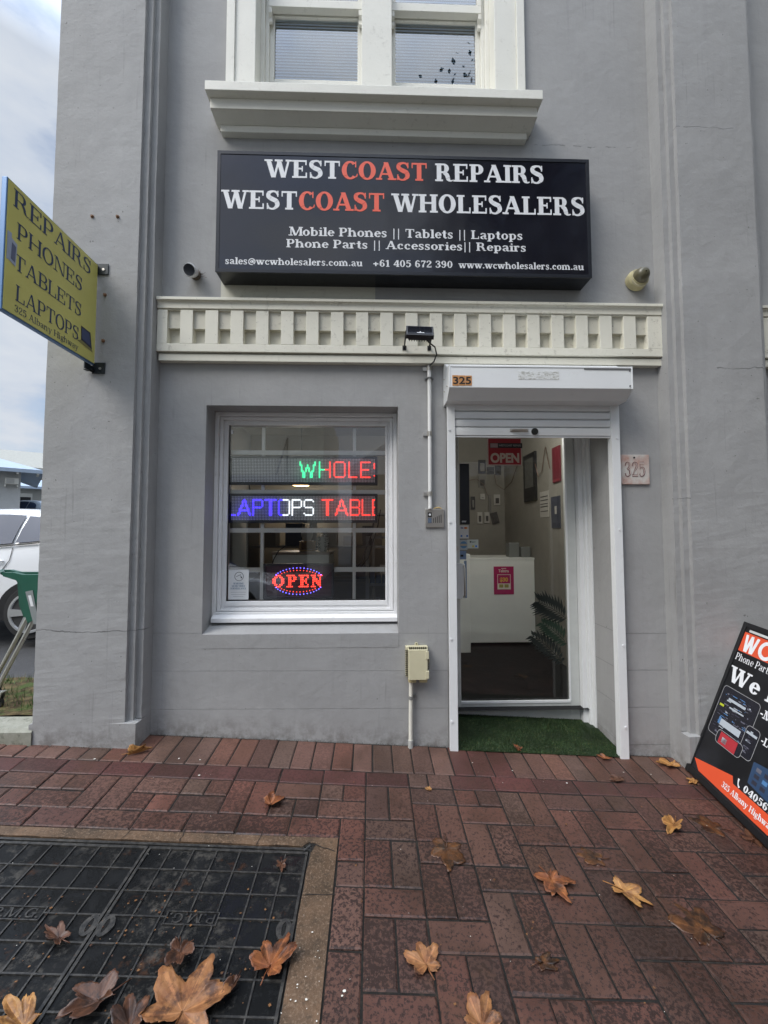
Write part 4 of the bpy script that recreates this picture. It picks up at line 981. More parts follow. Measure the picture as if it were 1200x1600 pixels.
# ================================================================ WINDOW DISPLAY
def led_panel(x0, x1, z0, z1, rows, cols, text, startcol, colf, label, sp=1):
    t = thing('led_sign', ((x0+x1)/2, .26, z0), label, 'LED sign', 'scrolling LED signs in the shop window')
    b = MB(); b.box(x0-.018, x1+.018, .232, .258, z0-.018, z1+.018); b.build('housing', flat('led_case', (.045,.05,.06), .4), t, bevel=.003)
    lm = MT('led_dots', .35, 0, (.02,.02,.02), .5); X = lm.xyz()
    fx = lm.math('FRACT', lm.math('MULTIPLY', lm.math('SUBTRACT', X[0], x0), cols/(x1-x0))); fz = lm.math('FRACT', lm.math('MULTIPLY', lm.math('SUBTRACT', X[2], z0), rows/(z1-z0)))
    mk = lm.math('MULTIPLY', lm.math('LESS_THAN', lm.math('ABSOLUTE', lm.math('SUBTRACT', fx, .5)), .33), lm.math('LESS_THAN', lm.math('ABSOLUTE', lm.math('SUBTRACT', fz, .5)), .33))
    lm.set(color=lm.mix(mk, (.03,.03,.032), (.95,.96,1.0)))
    b = MB(); b.box(x0, x1, .2300, .2318, z0, z1); b.build('dot_matrix', lm.m, t)
    cw = (x1-x0)/cols; rh = (z1-z0)/rows; lit = {}
    GL = {'W': (11, [((0,10),(2.5,0)),((2.5,0),(5,8)),((5,8),(7.5,0)),((7.5,0),(10,10))]), 'H': (8, [((0,0),(0,10)),((7,0),(7,10)),((0,5),(7,5))]),
      'O': (8, [((1,0),(6,0)),((1,10),(6,10)),((0,1),(0,9)),((7,1),(7,9))]), 'L': (6, [((0,0),(0,10)),((0,0),(5,0))]),
      'E': (7, [((0,0),(0,10)),((0,0),(6,0)),((0,5),(5,5)),((0,10),(6,10))]), 'S': (7, [((1,10),(5,10)),((0,9),(0,6)),((1,5),(5,5)),((6,4),(6,1)),((1,0),(5,0)),((6,9),(6,9)),((0,1),(0,1))]),
      'A': (9, [((0,0),(4,10)),((4,10),(8,0)),((1.5,3),(6.5,3))]), 'P': (7, [((0,0),(0,10)),((0,10),(5,10)),((0,5),(5,5)),((6,6),(6,9))]),
      'T': (8, [((0,10),(7,10)),((3,0),(3,10)),((4,0),(4,10))]), 'B': (7, [((0,0),(0,10)),((0,0),(5,0)),((0,5),(5,5)),((0,10),(5,10)),((6,1),(6,4)),((6,6),(6,9))]), ' ': (3, [])}
    c = startcol
    for ch in text:
        w, segs = GL[ch]
        for (ax, ay), (bx, by) in segs:
            nst = int(max(abs(ax-bx), abs(ay-by))*3)+1
            for k in range(nst+1):
                u = ax+(bx-ax)*k/nst; v = ay+(by-ay)*k/nst; cc_ = int(round(c+u)); rr_ = int(round(v))+3
                if 0 <= cc_ < cols: lit[(cc_, rr_)] = colf(cc_)
        c += w+sp
    mb = MB()
    for (cc_, rr_), k in sorted(lit.items()):
        xm = x0+(cc_+.5)*cw; zm = z0+(rr_+.5)*rh; s = cw*.46
        mb.poly([(xm-s, .2294, zm-s), (xm+s, .2294, zm-s), (xm+s, .2294, zm+s), (xm-s, .2294, zm+s)], None, k)
    mb.nofix = True; mb.build('lit_dots', [LEDG, LEDR, LEDB, LEDW], t)
    return t
LEDG, LEDR, LEDB, LEDW = emit('led_green', (.05,1,.38), .6), emit('led_red', (1,.06,.05), .7), emit('led_blue', (.05,.03,1), 1.3), emit('led_white', (.9,.95,1), .6)
led_panel(-.985, .020, 1.688, 1.858, 16, 96, 'WHOLES', 45, lambda c: 0 if c < 62 else 1, 'upper scrolling LED sign in the window, showing green and red WHOLE', 2)
led_panel(-.985, .020, 1.420, 1.590, 16, 96, 'LAPTOPS TABLES', -3, lambda c: 2 if c < 34 else (3 if c < 58 else 1), 'lower scrolling LED sign in the window, blue white and red LAPTOPS TABL')
t = thing('open_sign', (-.52, .25, .87), 'black framed LED OPEN sign with red letters in a blue dotted oval', 'LED sign')
b = MB(); ringbox(b, -.757, -.268, .872, 1.118, .018, .018, .226, .262, .0); b.build('frame', flat('open_frame', (.045,.045,.055), .4), t, bevel=.003)
b = MB(); b.box(-.739, -.286, .240, .258, .890, 1.100); b.build('panel', flat('open_panel', (.075,.045,.065), .35), t)
db = MB(); dr_ = MB(); cx_, cz_ = -.515, .995
def dot(mb, x, z, r=.0042, y=.2385): mb.poly([(x+r*math.cos(a), y, z+r*math.sin(a)) for a in [k*math.pi/3 for k in range(6)]])
for k in range(44):
    a = 2*math.pi*k/44+.07
    x, z = cx_+.178*math.cos(a), cz_+.092*math.sin(a)
    if abs(z-cz_) > .040: dot(db, x, z, .0036)
    x, z = cx_+.165*math.cos(a), cz_+.075*math.sin(a)
    if abs(z-cz_) > .050: dot(dr_, x, z, .0036)
PAT = {'O': ["..XXX..",".XX.XX.","XX...XX","XX...XX","XX...XX",".XX.XX.","..XXX.."], 'P': ["XXXXX.",".XX.XX",".XX.XX",".XXXX.",".XX...",".XX...","XXXX.."],
       'E': ["XXXXXX",".XX..X",".XX.X.",".XXXX.",".XX.X.",".XX..X","XXXXXX"], 'N': ["XXX.XXX",".XX..X.",".XXX.X.",".XXXXX.",".X.XXX.",".X..XX.","XXX..X."]}
x = -.690
for ch in 'OPEN':
    for r_, row in enumerate(PAT[ch]):
        for c_, q in enumerate(row):
            if q == 'X': dot(dr_, x+c_*.0118, 1.034-r_*.0128, .0054)
    x += len(PAT[ch][0])*.0118+.014
db.nofix = dr_.nofix = True
db.build('blue_dots', emit('open_blue', (.12,.10,1), 2.2), t); dr_.build('red_dots', emit('open_red', (1,.05,.03), 1.2), t)
def wire(pts, name, label, r=.004):
    b = MB(); b.tube(pts, r, 6); o = b.build(name, M['rubber'], smooth=True); tag(o, label, 'cable', 'black cables behind the window glass')
wire([(.01, .30, 1.42), (-.0, .29, 1.33), (-.05, .28, 1.20), (-.08, .28, 1.12), (-.13, .28, 1.06)], 'cable', 'black power cable hanging from the lower LED sign towards the right grille bar')
wire([(.06, .30, 1.50), (.04, .29, 1.38), (-.0, .29, 1.25), (-.03, .28, 1.15), (-.12, .28, 1.04)], 'cable', 'longer black power cable hanging at the right edge of the window')
wire([(-.62, .30, 1.24), (-.67, .29, 1.20), (-.70, .28, 1.14), (-.71, .28, 1.10)], 'cable', 'short black lead curving down behind the OPEN sign')
for (x, z, y) in ((-.045, 1.20, .286), (-.02, 1.27, .286)):
    pass
# surveillance notice
t = thing('surveillance_notice', (-.93, .212, .88), 'white video surveillance notice with camera symbol, bottom left of the window glass', 'notice')
b = MB(); b.box(-.990, -.852, .2105, .2125, .874, 1.078); b.build('card', flat('notice_card', (.70,.71,.71), .5), t)
b = MB(); y = .2102
for p in ring(-.918, 1.032, .031, .031, .003, .003): b.poly([(a, y, c) for a, c in p])
for p in dg(-.938, 1.030, -.905, 1.046, .006)+dg(-.9085, 1.038, -.902, 1.026, .004)+rc(-.906, 1.020, -.898, 1.030): b.poly([(a, y-.0003, c) for a, c in p])
b.nofix = True; b.build('camera_symbol', M['blackmat'], t)
tm = flat('notice_blue', (.14,.22,.32), .5)
for s_, z, wd_ in (('WARNING', .978, .070), ('24 HR VIDEO', .961, .090), ('SURVEILLANCE', .944, .108)):
    mb = MB(); letters(mb, s_, BOLD, (-.921-wd_/2, .2105, z), (1,0,0), (0,0,1), (0,-1,0), .0115, wd_); mb.build('lettering', tm, t)
b = MB()
for z, w in ((.922, .104), (.907, .098), (.893, .070)): b.box(-.921-w/2, -.921+w/2, .2101, .2104, z, z+.004)
b.build('fine_print', flat('notice_grey', (.50,.50,.51), .5), t)
b = MB(); b.box(-.992, -.975, .2105, .213, 2.025, 2.055); o = b.build('alarm_sticker', M['vinylw']); tag(o, 'tiny white tab stuck in the top left corner of the window', 'sticker')

# shelf unit, pots and furniture behind the window
t = thing('display_cabinet', (-.55, .95, .05), 'white low display cabinet behind the window, carrying the two plant pots', 'cabinet')
b = MB(); b.box(-.83, -.36, .80, 1.2, .05, 1.150); b.build('carcass', M['counter'], t, bevel=.003)
b = MB(); b.box(-.84, -.35, .79, 1.21, 1.1505, 1.172); b.build('top', flat('cabinet_top', (.30,.22,.17), .4), t)
wd2 = flat('light_wood', (.48,.30,.13), .5, var=.15)
b = MB(); ringbox(b, -.62, -.50, 1.174, 1.262, .012, .012, .86, 1.0); b.box(-.608, -.512, .99, 1.0, 1.186, 1.25); o = b.build('wooden_crate', wd2); tag(o, 'small open wooden crate on the cabinet, under the left white pot', 'crate')
def pot(x, y, z, r, h, label, tumble):
    t = thing('plant_pot', (x, y, z), label, 'potted plant', 'plant pots behind the window')
    rows = []
    for k in range(8):
        f = k/7; rr = r*(.62+.38*math.sin(f*math.pi*.62)); rows.append([(x+rr*math.cos(a), y+rr*math.sin(a), z+h*f) for a in [2*math.pi*j/20 for j in range(20)]])
    b = MB(); b.grid(rows, True); b.poly(rows[0]); b.build('pot', flat('pot_white', (.62,.63,.60), .4), t, smooth=True)
    b = MB(); random.seed(int(x*100)+5)
    for _ in range(70):
        a = random.uniform(0, math.tau); q = random.uniform(0, r*1.1); px, py, pz = x+q*math.cos(a), y+q*math.sin(a), z+h+random.uniform(-.005, .045)
        s = .012; v = Vector((random.uniform(-1,1), random.uniform(-1,1), random.uniform(-.5,1))).normalized(); w = v.cross(Vector((.3,.2,1))).normalized()*.006
        p = Vector((px, py, pz)); b.poly([p, p+v*s*.5+w, p+v*s, p+v*s*.5-w])
    for (ox, ln) in tumble:
        zz = z+h
        while zz > z+h-ln:
            for k in range(3):
                v = Vector((random.uniform(-1,1), random.uniform(-1,.2), random.uniform(-.6,.6))).normalized(); w = v.cross(Vector((.3,.2,1))).normalized()*.006
                p = Vector((x+ox+random.uniform(-.005,.005), y-r*1.05, zz)); b.poly([p, p+v*.008+w, p+v*.016, p+v*.008-w])
            zz -= .009
    b.nofix = True; b.build('foliage', flat('pot_leaves', (.035,.05,.03), .6), t)
pot(-.565, .93, 1.263, .052, .085, 'round white pot on the small wooden crate behind the window', [])
pot(-.425, .90, 1.173, .050, .125, 'white pot with trailing vines hanging over the cabinet front', [(-.025, .24), (.028, .27), (.05, .2)])
dark = M['intdark']
t = thing('shelving_unit', (-.3, 2.7, .05), 'dark shelving stacked with goods at the back of the window room', 'shelving')
b = MB()
for x in (-1.5, -.75, 0.0, .36): b.box(x, x+.03, 2.3, 2.75, .05, 1.75)
for z in (.35, .75, 1.15, 1.55): b.box(-1.5, .39, 2.31, 2.74, z, z+.025)
b.build('rack', flat('rack_grey', (.16,.15,.14), .5), t)
random.seed(5)
for i in range(34):
    x = random.uniform(-1.45, .25); z = random.choice((.376, .776, 1.176, 1.576)); w = random.uniform(.06, .2); h = random.uniform(.05, .26)
t2 = flat('goods', (.10,.09,.08), .5)
k = 0; x = -1.45
pal = [(.16,.14,.12), (.05,.06,.10), (.28,.26,.24), (.12,.05,.03), (.06,.06,.06), (.22,.18,.10), (.10,.14,.22)]
pm = [flat('box_'+n_, c_, .5) for n_, c_ in zip(('sand','navy','pale','rust','black','tan','blue'), pal)]
names = ['sand coloured', 'navy', 'pale grey', 'rust brown', 'black', 'tan', 'blue']
for z, pos in ((1.176, (-1.3, -1.05, -.6, -.35, -.12, .12)), (.776, (-1.2, -.9, -.2, .1))):
    for x in pos:
        c_ = k % 7; w = random.uniform(.12, .2); h = random.uniform(.10, .28)
        b = MB(); b.box(x, x+w, 2.36, 2.6, z, z+h); b.box(x+w*.45, x+w*.55, 2.3585, 2.36, z, z+h*.999); o = b.build('goods_box', pm[c_], bevel=.004)
        tag(o, '%s goods box on the %s shelf of the dark shelving, %s from the left' % (names[c_], 'upper' if z > 1 else 'lower', ('first','second','third','fourth','fifth','sixth')[pos.index(x)]), 'box', 'boxes on the dark shelving'); k += 1
# low desk near glass at right with clutter
t = thing('glass_cabinet', (0.1, 1.3, .05), 'grey metal glass-fronted cabinet behind the right side of the window', 'cabinet')
b = MB(); 
for (x, y) in ((-.06, 1.1), (.33, 1.1), (-.06, 1.5), (.33, 1.5)): b.box(x, x+.03, y, y+.03, .05, 1.30)
for z in (.5, .85, 1.28): b.box(-.03, .33, 1.105, 1.525, z, z+.02)
b.build('frame', flat('cab_frame', (.30,.30,.29), .4), t)
random.seed(9); b = MB()
for z in (.52, .87):
    for i in range(6):
        x = -.02+i*.056; b.box(x, x+random.uniform(.03,.05), 1.14, 1.3, z, z+random.uniform(.05,.22))
b.build('stock', pm[6], t)

# ================================================================ DOOR STICKERS & SHOP INTERIOR
gy = DY+.019
def sticker(name, x0, x1, z0, z1, c, label, cat='sticker', y=gy):
    t = thing(name, ((x0+x1)/2, y, z0), label, cat); b = MB(); b.box(x0, x1, y-.0015, y-.0003, z0, z1); b.build('backing', flat(name+'_back', c, .35), t); return t
st = sticker('open_placard', .886, 1.150, 1.848, 2.06, (.36,.02,.03), 'red OPEN placard hanging inside the top of the door glass', 'sign')
b = MB(); ringbox(b, .886, 1.150, 1.848, 2.06, .006, .006, gy-.0022, gy-.0016); b.build('border', flat('placard_border', (.55,.45,.42), .4), st)
wallsans('lettering', 'OPEN', .908, gy-.0024, 1.872, .098, flat('placard_text', (.60,.50,.42), .4), st, .222, .004)
b = MB(); b.box(.905, 1.155, gy-.0040, gy-.0026, 1.982, 2.020); b.build('header_strip', flat('strip_black', (.02,.02,.025), .3), st)
b = MB(); b.box(.908, .965, gy-.0048, gy-.0041, 1.985, 2.017); b.build('logo_patch', flat('strip_pink', (.40,.28,.28), .3), st)
wallsans('strip_lettering', 'WESTCOAST REPAIRS', .972, gy-.0046, 1.995, .02, flat('strip_text', (.36,.36,.36), .3), st, .175, .0003)
st = sticker('door_strip', .668, .742, 1.395, 1.86, (.012,.013,.018), 'tall black strip on the left edge of the door glass, small white word at its foot')
wallsans('lettering', 'enter', .682, gy-.0022, 1.412, .022, M['vinylw'], st, .034, .0005)
st = sticker('card_sticker', .664, .733, 1.288, 1.388, (.62,.62,.60), 'white payment card sticker directly under the black strip on the door glass')
wallsans('lettering', 'VISA', .670, gy-.0022, 1.362, .018, flat('card_navy', (.03,.05,.2), .4), st, .024, .0006)
def disc(x, z, r, y, m, name, par):
    b = MB(); b.poly([(x+r*math.cos(a), y, z+r*math.sin(a)) for a in [k*math.pi/9 for k in range(18)]]); b.nofix = True; b.build(name, m, par)
disc(.706, 1.368, .008, gy-.0024, flat('card_red', (.55,.06,.02), .4), 'red_disc', st); disc(.716, 1.368, .008, gy-.0027, flat('card_amber', (.62,.25,.03), .4), 'amber_disc', st)
b = MB(); b.box(.670, .684, gy-.0026, gy-.0017, 1.300, 1.314); b.box(.714, .728, gy-.0026, gy-.0017, 1.300, 1.314); b.build('blue_square', flat('card_blue', (.05,.16,.45), .4), st)
st = sticker('round_sticker', .664, .722, 1.202, 1.278, (.40,.45,.47), 'pale square sticker with a blue disc, below the card sticker')
disc(.693, 1.240, .027, gy-.0024, flat('disc_blue', (.10,.24,.42), .4), 'blue_disc', st); b = MB(); b.box(.667, .719, gy-.0033, gy-.0026, 1.232, 1.248); b.build('band', flat('band_sand', (.45,.40,.30), .4), st)
st = sticker('logo_sticker', .664, .712, 1.130, 1.195, (.18,.26,.40), 'small blue sticker lowest on the left of the door glass, above the lock case')
b = MB(); b.box(.668, .690, gy-.0026, gy-.0017, 1.150, 1.166); b.build('mark', M['blackmat'], st)
st = sticker('card_sticker', .722, .806, 1.213, 1.280, (.58,.62,.56), 'pale card sticker sitting right of the blue disc sticker')
wallsans('lettering', 'Square', .752, gy-.0022, 1.258, .014, flat('card_teal', (.05,.16,.15), .4), st, .034, .0004)
b = MB(); b.box(.740, .750, gy-.0026, gy-.0017, 1.257, 1.268); b.build('mark', M['blackmat'], st)
b = MB(); b.box(.782, .796, gy-.0026, gy-.0017, 1.222, 1.236); b.build('blue_square', flat('card_blue2', (.03,.2,.6), .4), st)
b = MB(); b.box(.758, .774, gy-.0026, gy-.0017, 1.222, 1.236); b.build('yellow_square', flat('card_yel', (.6,.5,.1), .4), st)
# blue reflective hours strip under the stickers
st = sticker('hours_sticker', .694, .715, .84, 1.12, (.22,.30,.42), 'narrow blue-grey vertical sticker beside the lock case')

# palm leaf decals
pd = thing('palm_decal', (1.36, gy, .4), 'dark green palm frond decals at the lower right of the door glass', 'decal')
random.seed(4)
def frond(rx, rz, tx, tz, n, L_, m, curve=.25):
    b = MB(); r0 = Vector((rx, rz)); t0 = Vector((tx, tz)); ax = (t0-r0); nrm = Vector((-ax.y, ax.x))
    P = lambda f: r0+ax*f+nrm*curve*f*(1-f)
    for k in range(n):
        f = (k+1)/(n+1); p = P(f); d = (P(min(1, f+.05))-P(f-.05)).normalized()
        for s_ in (-1, 1):
            ang = s_*(1.05-.45*f); dd = Vector((d.x*math.cos(ang)-d.y*math.sin(ang), d.x*math.sin(ang)+d.y*math.cos(ang))); l = L_*(.35+.65*math.sin(min(1, f*1.15)*math.pi*.85))*random.uniform(.85, 1.1)
            q = p+dd*l+Vector((0, -.012)); w = Vector((-dd.y, dd.x))*.0125; mid = p+dd*l*.45
            pts = [p, mid+w, q, mid-w]
            if all(v.x < 1.474 and v.y > .09 for v in pts): b.poly([(v.x, gy-.0009, v.y) for v in pts])
    b.tube([(P(f/8).x, gy-.0012, P(f/8).y) for f in range(9) if P(f/8).x < 1.473], .002, 5)
    b.nofix = True; b.build('frond', m, pd)
dgm = flat('frond_dark', (.003,.007,.005), .7); dgm2 = flat('frond_green', (.006,.022,.010), .7)
frond(1.50, .655, 1.255, .815, 13, .15, dgm, -.15)
frond(1.50, .46, 1.28, .655, 12, .11, dgm2, -.2)
frond(1.44, .335, 1.20, .56, 12, .115, dgm, -.25)

# counter
t = thing('counter', (1.45, 2.2, .05), 'plain white shop counter facing the entrance door', 'counter')
b = MB(); b.box(1.115, 1.865, 2.05, 2.65, .085, 1.020); b.build('front', M['counter'], t, bevel=.003)
b = MB(); b.box(1.11, 1.867, 2.045, 2.66, 1.0205, 1.045); b.build('worktop', M['counter'], t, bevel=.003)
b = MB(); b.box(.92, 1.060, 1.80, 2.40, .046, 2.0-.9); b.build('side_pedestal', M['counter'], t, bevel=.003)
t = thing('recharge_poster', (1.49, 2.04, .63), 'magenta prepaid phone card leaflet stuck on the white counter front', 'leaflet')
b = MB(); b.box(1.392, 1.622, 2.0445, 2.049, .628, .945); b.build('card', flat('magenta', (.42,.015,.11), .4), t)
cm = flat('card_cream', (.75,.68,.60), .4)
wallsans('lettering', 'Telstra', 1.445, 2.0435, .880, .045, cm, t, .12, .001)
b = MB(); ringbox(b, 1.432, 1.585, .685, .855, .006, .006, 2.0425, 2.0438); b.box(1.438, 1.579, 2.0425, 2.0438, .691, .752); b.box(1.48, 1.535, 2.0425, 2.044, .918, .926); b.build('panel', cm, t)
wallsans('price', '$30', 1.46, 2.0435, .775, .062, flat('card_gold', (.75,.42,.08), .4), t, .095, .003)
b = MB(); b.box(1.452, 1.500, 2.0415, 2.0424, .705, .742); b.box(1.512, 1.560, 2.0415, 2.0424, .705, .742); b.build('pictures', flat('card_olive', (.35,.30,.08), .4), t)
# goods on counter
cp = flat('clear_plastic', (.17,.18,.17), .25)
def rr(x0, x1, y0, y1, z0, z1, m, name, label, cat, grp=None, extra=None):
    b = MB(); b.box(x0, x1, y0, y1, z0, z1); o = b.build(name, m, bevel=.008); return tag(o, label, cat, grp)
rr(1.60, 1.72, 2.12, 2.25, 1.046, 1.215, cp, 'plastic_tub', 'clear upright plastic tub at the left of the counter top', 'tub')
rr(1.735, 1.845, 2.10, 2.25, 1.046, 1.165, cp, 'plastic_bag', 'crumpled clear bag of goods at the right end of the counter top', 'bag')

# pegboard goods on the back wall
rk = [flat('pack_'+n_, c_, .5) for n_, c_ in (('black', (.02,.02,.022)), ('grey', (.20,.19,.17)), ('dark', (.06,.055,.05)), ('white', (.42,.40,.36)))]
items = [(1.385, 1.445, 1.66, 1.84, 0, 'slim black phone case hanging far left on the back wall'), (1.52, 1.585, 1.80, 1.88, 3, 'small white packet on the back wall, above the pair of blister packs'),
 (1.64, 1.675, 1.62, 1.86, 1, 'narrow tall grey packet on the back wall, left of the square white one'), (1.715, 1.80, 1.72, 1.87, 3, 'square white packet near the right corner of the back wall'),
 (1.475, 1.545, 1.46, 1.62, 3, 'left one of two white blister packs on the back wall'), (1.575, 1.645, 1.47, 1.62, 3, 'right one of two white blister packs on the back wall'),
 (1.69, 1.79, 1.46, 1.62, 2, 'tilted dark round-faced packet low on the back wall'), (1.50, 1.60, 2.17, 2.36, 0, 'black framed picture high on the back wall, left of the OPEN placard'),
 (1.74, 1.82, 2.15, 2.30, 2, 'small dark box high on the back wall near the corner'), (1.50, 1.60, 1.97, 2.13, 1, 'grey round-faced packet on the back wall, under the black frame'), (1.62, 1.72, 2.16, 2.26, 2, 'brown packet high on the back wall between the frame and the dark box')]
for (x0, x1, z0, z1, m_, lab) in items:
    t = thing('hanging_packet', ((x0+x1)/2, 3.08, z0), lab, 'packet', 'goods hanging on the back wall')
    b = MB(); b.box(x0, x1, 3.075, 3.098, z0, z1); b.build('card', rk[m_], t)
    b = MB(); b.box(x0+.018, x1-.018, 3.060, 3.0745, z0+.025, z1-.05); b.build('blister', rk[2 if m_ != 0 else 1], t, bevel=.006)
    if 'tilted' in lab: t.rotation_euler = (0, R(-14), 0)
t = thing('picture_frame', (1.86, 2.1, 1.7), 'tall narrow black framed certificate on the right-hand wall inside the door', 'picture frame')
b = MB(); b.box(1.845, 1.869, 1.93, 2.29, 1.70, 2.26); b.build('frame', M['blackmat'], t)
b = MB(); b.box(1.842, 1.8445, 1.985, 2.235, 1.86, 2.20); b.build('paper', flat('cert_paper', (.10,.10,.09), .4), t)
t = thing('wall_notice', (1.86, 1.4, 1.85), 'dark red hanging banner at the right edge of the door glass', 'banner')
b = MB(); b.box(1.855, 1.869, 1.33, 1.50, 1.84, 2.20); b.build('banner', flat('banner_red', (.12,.012,.02), .6), t); b = MB(); b.box(1.852, 1.8545, 1.335, 1.495, 1.85, 1.87); b.build('hem', flat('hem', (.2,.02,.03), .6), t)
t = thing('wall_poster', (1.86, 1.45, 1.38), 'dark blue-grey poster low on the right-hand wall inside the door', 'poster')
b = MB(); b.box(1.860, 1.869, 1.36, 1.56, 1.38, 1.70); b.build('sheet', flat('poster_blue', (.04,.045,.065), .4), t); b = MB(); b.box(1.857, 1.8595, 1.43, 1.47, 1.52, 1.60); b.build('picture', rk[3], t)
t = thing('paper_notice', (1.868, 1.75, 1.45), 'white printed sheet with dark lines on the right-hand wall inside the door', 'notice')
b = MB(); b.box(1.866, 1.8695, 1.63, 1.86, 1.50, 1.78); b.build('sheet', rk[3], t)
b = MB()
for z in (1.72, 1.68, 1.64, 1.61, 1.56): b.box(1.8635, 1.8655, 1.65, 1.84, z, z+.008)
b.build('printed_lines', rk[0], t)
# tinsel / fairy-light string
for pts, lab in (([(1.30,3.0,2.05),(1.45,3.0,2.08),(1.55,3.0,2.0),(1.60,3.0,1.85)], 'left string of fairy lights swagged along the back wall'), ([(1.70,3.0,2.15),(1.73,3.0,2.0),(1.80,2.9,1.92),(1.84,2.7,2.0),(1.85,2.5,2.2)], 'middle string of fairy lights, sagging into the back corner'), ([(1.85,1.95,2.15),(1.85,1.85,1.95),(1.85,1.75,2.0),(1.85,1.65,2.25),(1.85,1.55,2.0)], 'right string of fairy lights on the side wall, looped in a peak')):
    b = MB(); b.tube(pts, .004, 5); o = b.build('fairy_lights', flat('tinsel', (.16,.10,.07), .4, .4), smooth=True); tag(o, lab, 'fairy lights', 'fairy light strings inside the shop')

# lit pendant lamp seen as a warm oval through the window
t = thing('pendant_lamp', (-.98, 2.6, 1.98), 'lit warm pendant lamp inside, glimpsed between the two LED signs', 'lamp')
b = MB(); b.tube([(-.90, 2.55, 1.93), (-.90, 2.55, 1.955)], [.10, .06], 20); b.build('bulb', emit('lamp_warm', (1,.62,.25), 5.0), t)
b = MB(); b.tube([(-.90, 2.55, 1.956), (-.90, 2.55, 2.03)], [.125, .03], 20); b.tube([(-.90, 2.55, 2.03), (-.90, 2.55, 2.70)], .005, 6); b.build('lamp_shade', M['blackmat'], t)
pl_ = bpy.data.lights.new('LampGlow', 'POINT'); pl_.energy = 3; pl_.color = (1, .9, .78); pl_.shadow_soft_size = .12
po = bpy.data.objects.new('LampGlow', pl_); col.objects.link(po); po.location = (-.90, 2.55, 1.84); po.parent = t; po.matrix_parent_inverse = WM(t).inverted()
t = thing('ceiling_lamp', (1.2, 0.85, 2.66), 'round lit ceiling lamp of the shop, above the counter', 'lamp')  # added fill light with no visible fitting, brightens the counter
b = MB(); b.tube([(1.2, .85, 2.66), (1.2, .85, 2.699)], .14, 24); b.build('diffuser', emit('lamp_white', (1,.93,.82), 2.0), t)
pl_ = bpy.data.lights.new('CeilingGlow', 'POINT'); pl_.energy = 10; pl_.color = (1, .98, .95); pl_.shadow_soft_size = .14
po = bpy.data.objects.new('CeilingGlow', pl_); col.objects.link(po); po.location = (1.2, .85, 2.45); po.parent = t; po.matrix_parent_inverse = WM(t).inverted()
# ================================================================ A-BOARD leaning by the right pilaster
BL = Vector((1.915, -.165, -.118)); TL = Vector((2.31, -.185, .777))
eU = Vector((-.10679, -.99203, -.06685)).normalized(); eV = (TL-BL).normalized(); L_AB = (TL-BL).length
eN = eV.cross(eU).normalized()
if eN.x > 0: eN = -eN
WAB = .62
ab = thing('sandwich_board', tuple(BL), 'black A-frame pavement sign advertising phone repairs, leaning by the right pilaster', 'sandwich board')
def abp(u, v, d=0): return BL + eU*u + eV*(v) + eN*d
def abox(mb, u0, u1, v0, v1, d0, d1, m=0):
    b = len(mb.v)
    for d in (d0, d1):
        for (u, v) in ((u0,v0),(u1,v0),(u1,v1),(u0,v1)): mb.v.append(tuple(abp(u, v, d)))
    for f in ((0,3,2,1),(4,5,6,7),(0,1,5,4),(1,2,6,5),(2,3,7,6),(3,0,4,7)): mb.f.append(tuple(b+i for i in f)); mb.c.append(None); mb.m.append(m)
b = MB(); U0, U1 = -.030, WAB; V0, V1 = 0, L_AB
abox(b, U0, U0+.030, V0, V1, -.025, .008); abox(b, U1-.03, U1, V0, V1, -.025, .008); abox(b, U0+.03, U1-.03, V1-.030, V1, -.025, .0075); abox(b, U0+.03, U1-.03, V0+.005, V0+.045, -.025, .0075)
b.build('frame', flat('aboard_black', (.010,.010,.011), .4, bump=.0006), ab, bevel=.004)
b = MB(); abox(b, U0+.07, U1-.08, V1-.052, V1-.038, .002, .010); b.build('top_channel', M['alu'], ab)
abm = MT('aboard_print', .28, 0, (.01,.01,.012), .5); abm.set(color=abm.mix(abm.ramp(abm.noise(3, 5, .6), .45, .75), (.008,.008,.009), (.022,.023,.028)))
b = MB(); abox(b, U0+.03, U1-.03, V0+.045, V1-.030, -.004, .0005); b.build('printed_panel', abm.m, ab)
b = MB(); bu = Vector((.30, 0, -.95)).normalized()
for u in (U0+.02, U1-.02):
    p = abp(u, V1-.03, -.03); q = p + Vector((.42, 0, -.93)); b.tube([p, q], .012, 8)
p = abp(U0+.02, V1-.03, -.03) + Vector((.40, 0, -.88)); q = abp(U1-.02, V1-.03, -.03) + Vector((.40, 0, -.88)); b.tube([p, q], .012, 8); b.build('rear_frame', M['blackmat'], ab)
def apoly(pts, d, m=0, mb=None): mb.poly([abp(u, v, d) for u, v in pts], None, m)
red = flat('aboard_coral', (.68,.085,.03), .35)
b = MB()
apoly([(.004,.800),(.42,.800),(.42,.920),(.004,.920)], .0012, 0, b); b.nofix = True; b.build('logo_panel', red, ab); b = MB()
apoly([(.001,.098),(.075,.076),(.275,.168),(.275,.098),(.575,.098),(.575,.052),(.001,.052)], .0012, 0, b) if False else None
apoly([(.001,.098),(.060,.052),(.575,.052),(.575,.132),(.290,.132),(.272,.165)], .0012, 0, b)
b.nofix = True; b.build('coral_band', red, ab)
def al(s, u0, u1, v0, v1, F, m=None, lift=.0016, italic=0):
    mb = MB(); letters(mb, s, F, tuple(abp(u0, v0, 0)), eU, eV, eN, v1-v0, u1-u0, lift=lift); mb.build('lettering', m or M['vinylw'], ab)
GEO = {'W': (.98, dg(.1,1,.26,0,.17)+dg(.46,1,.30,0,.17)+dg(.46,1,.62,0,.17)+dg(.84,1,.68,0,.17)), 'C': (.95, ring(.5,.5,.46,.53,.2,.2,35,325))}
al('WC', .020, .235, .806, .908, GEO)
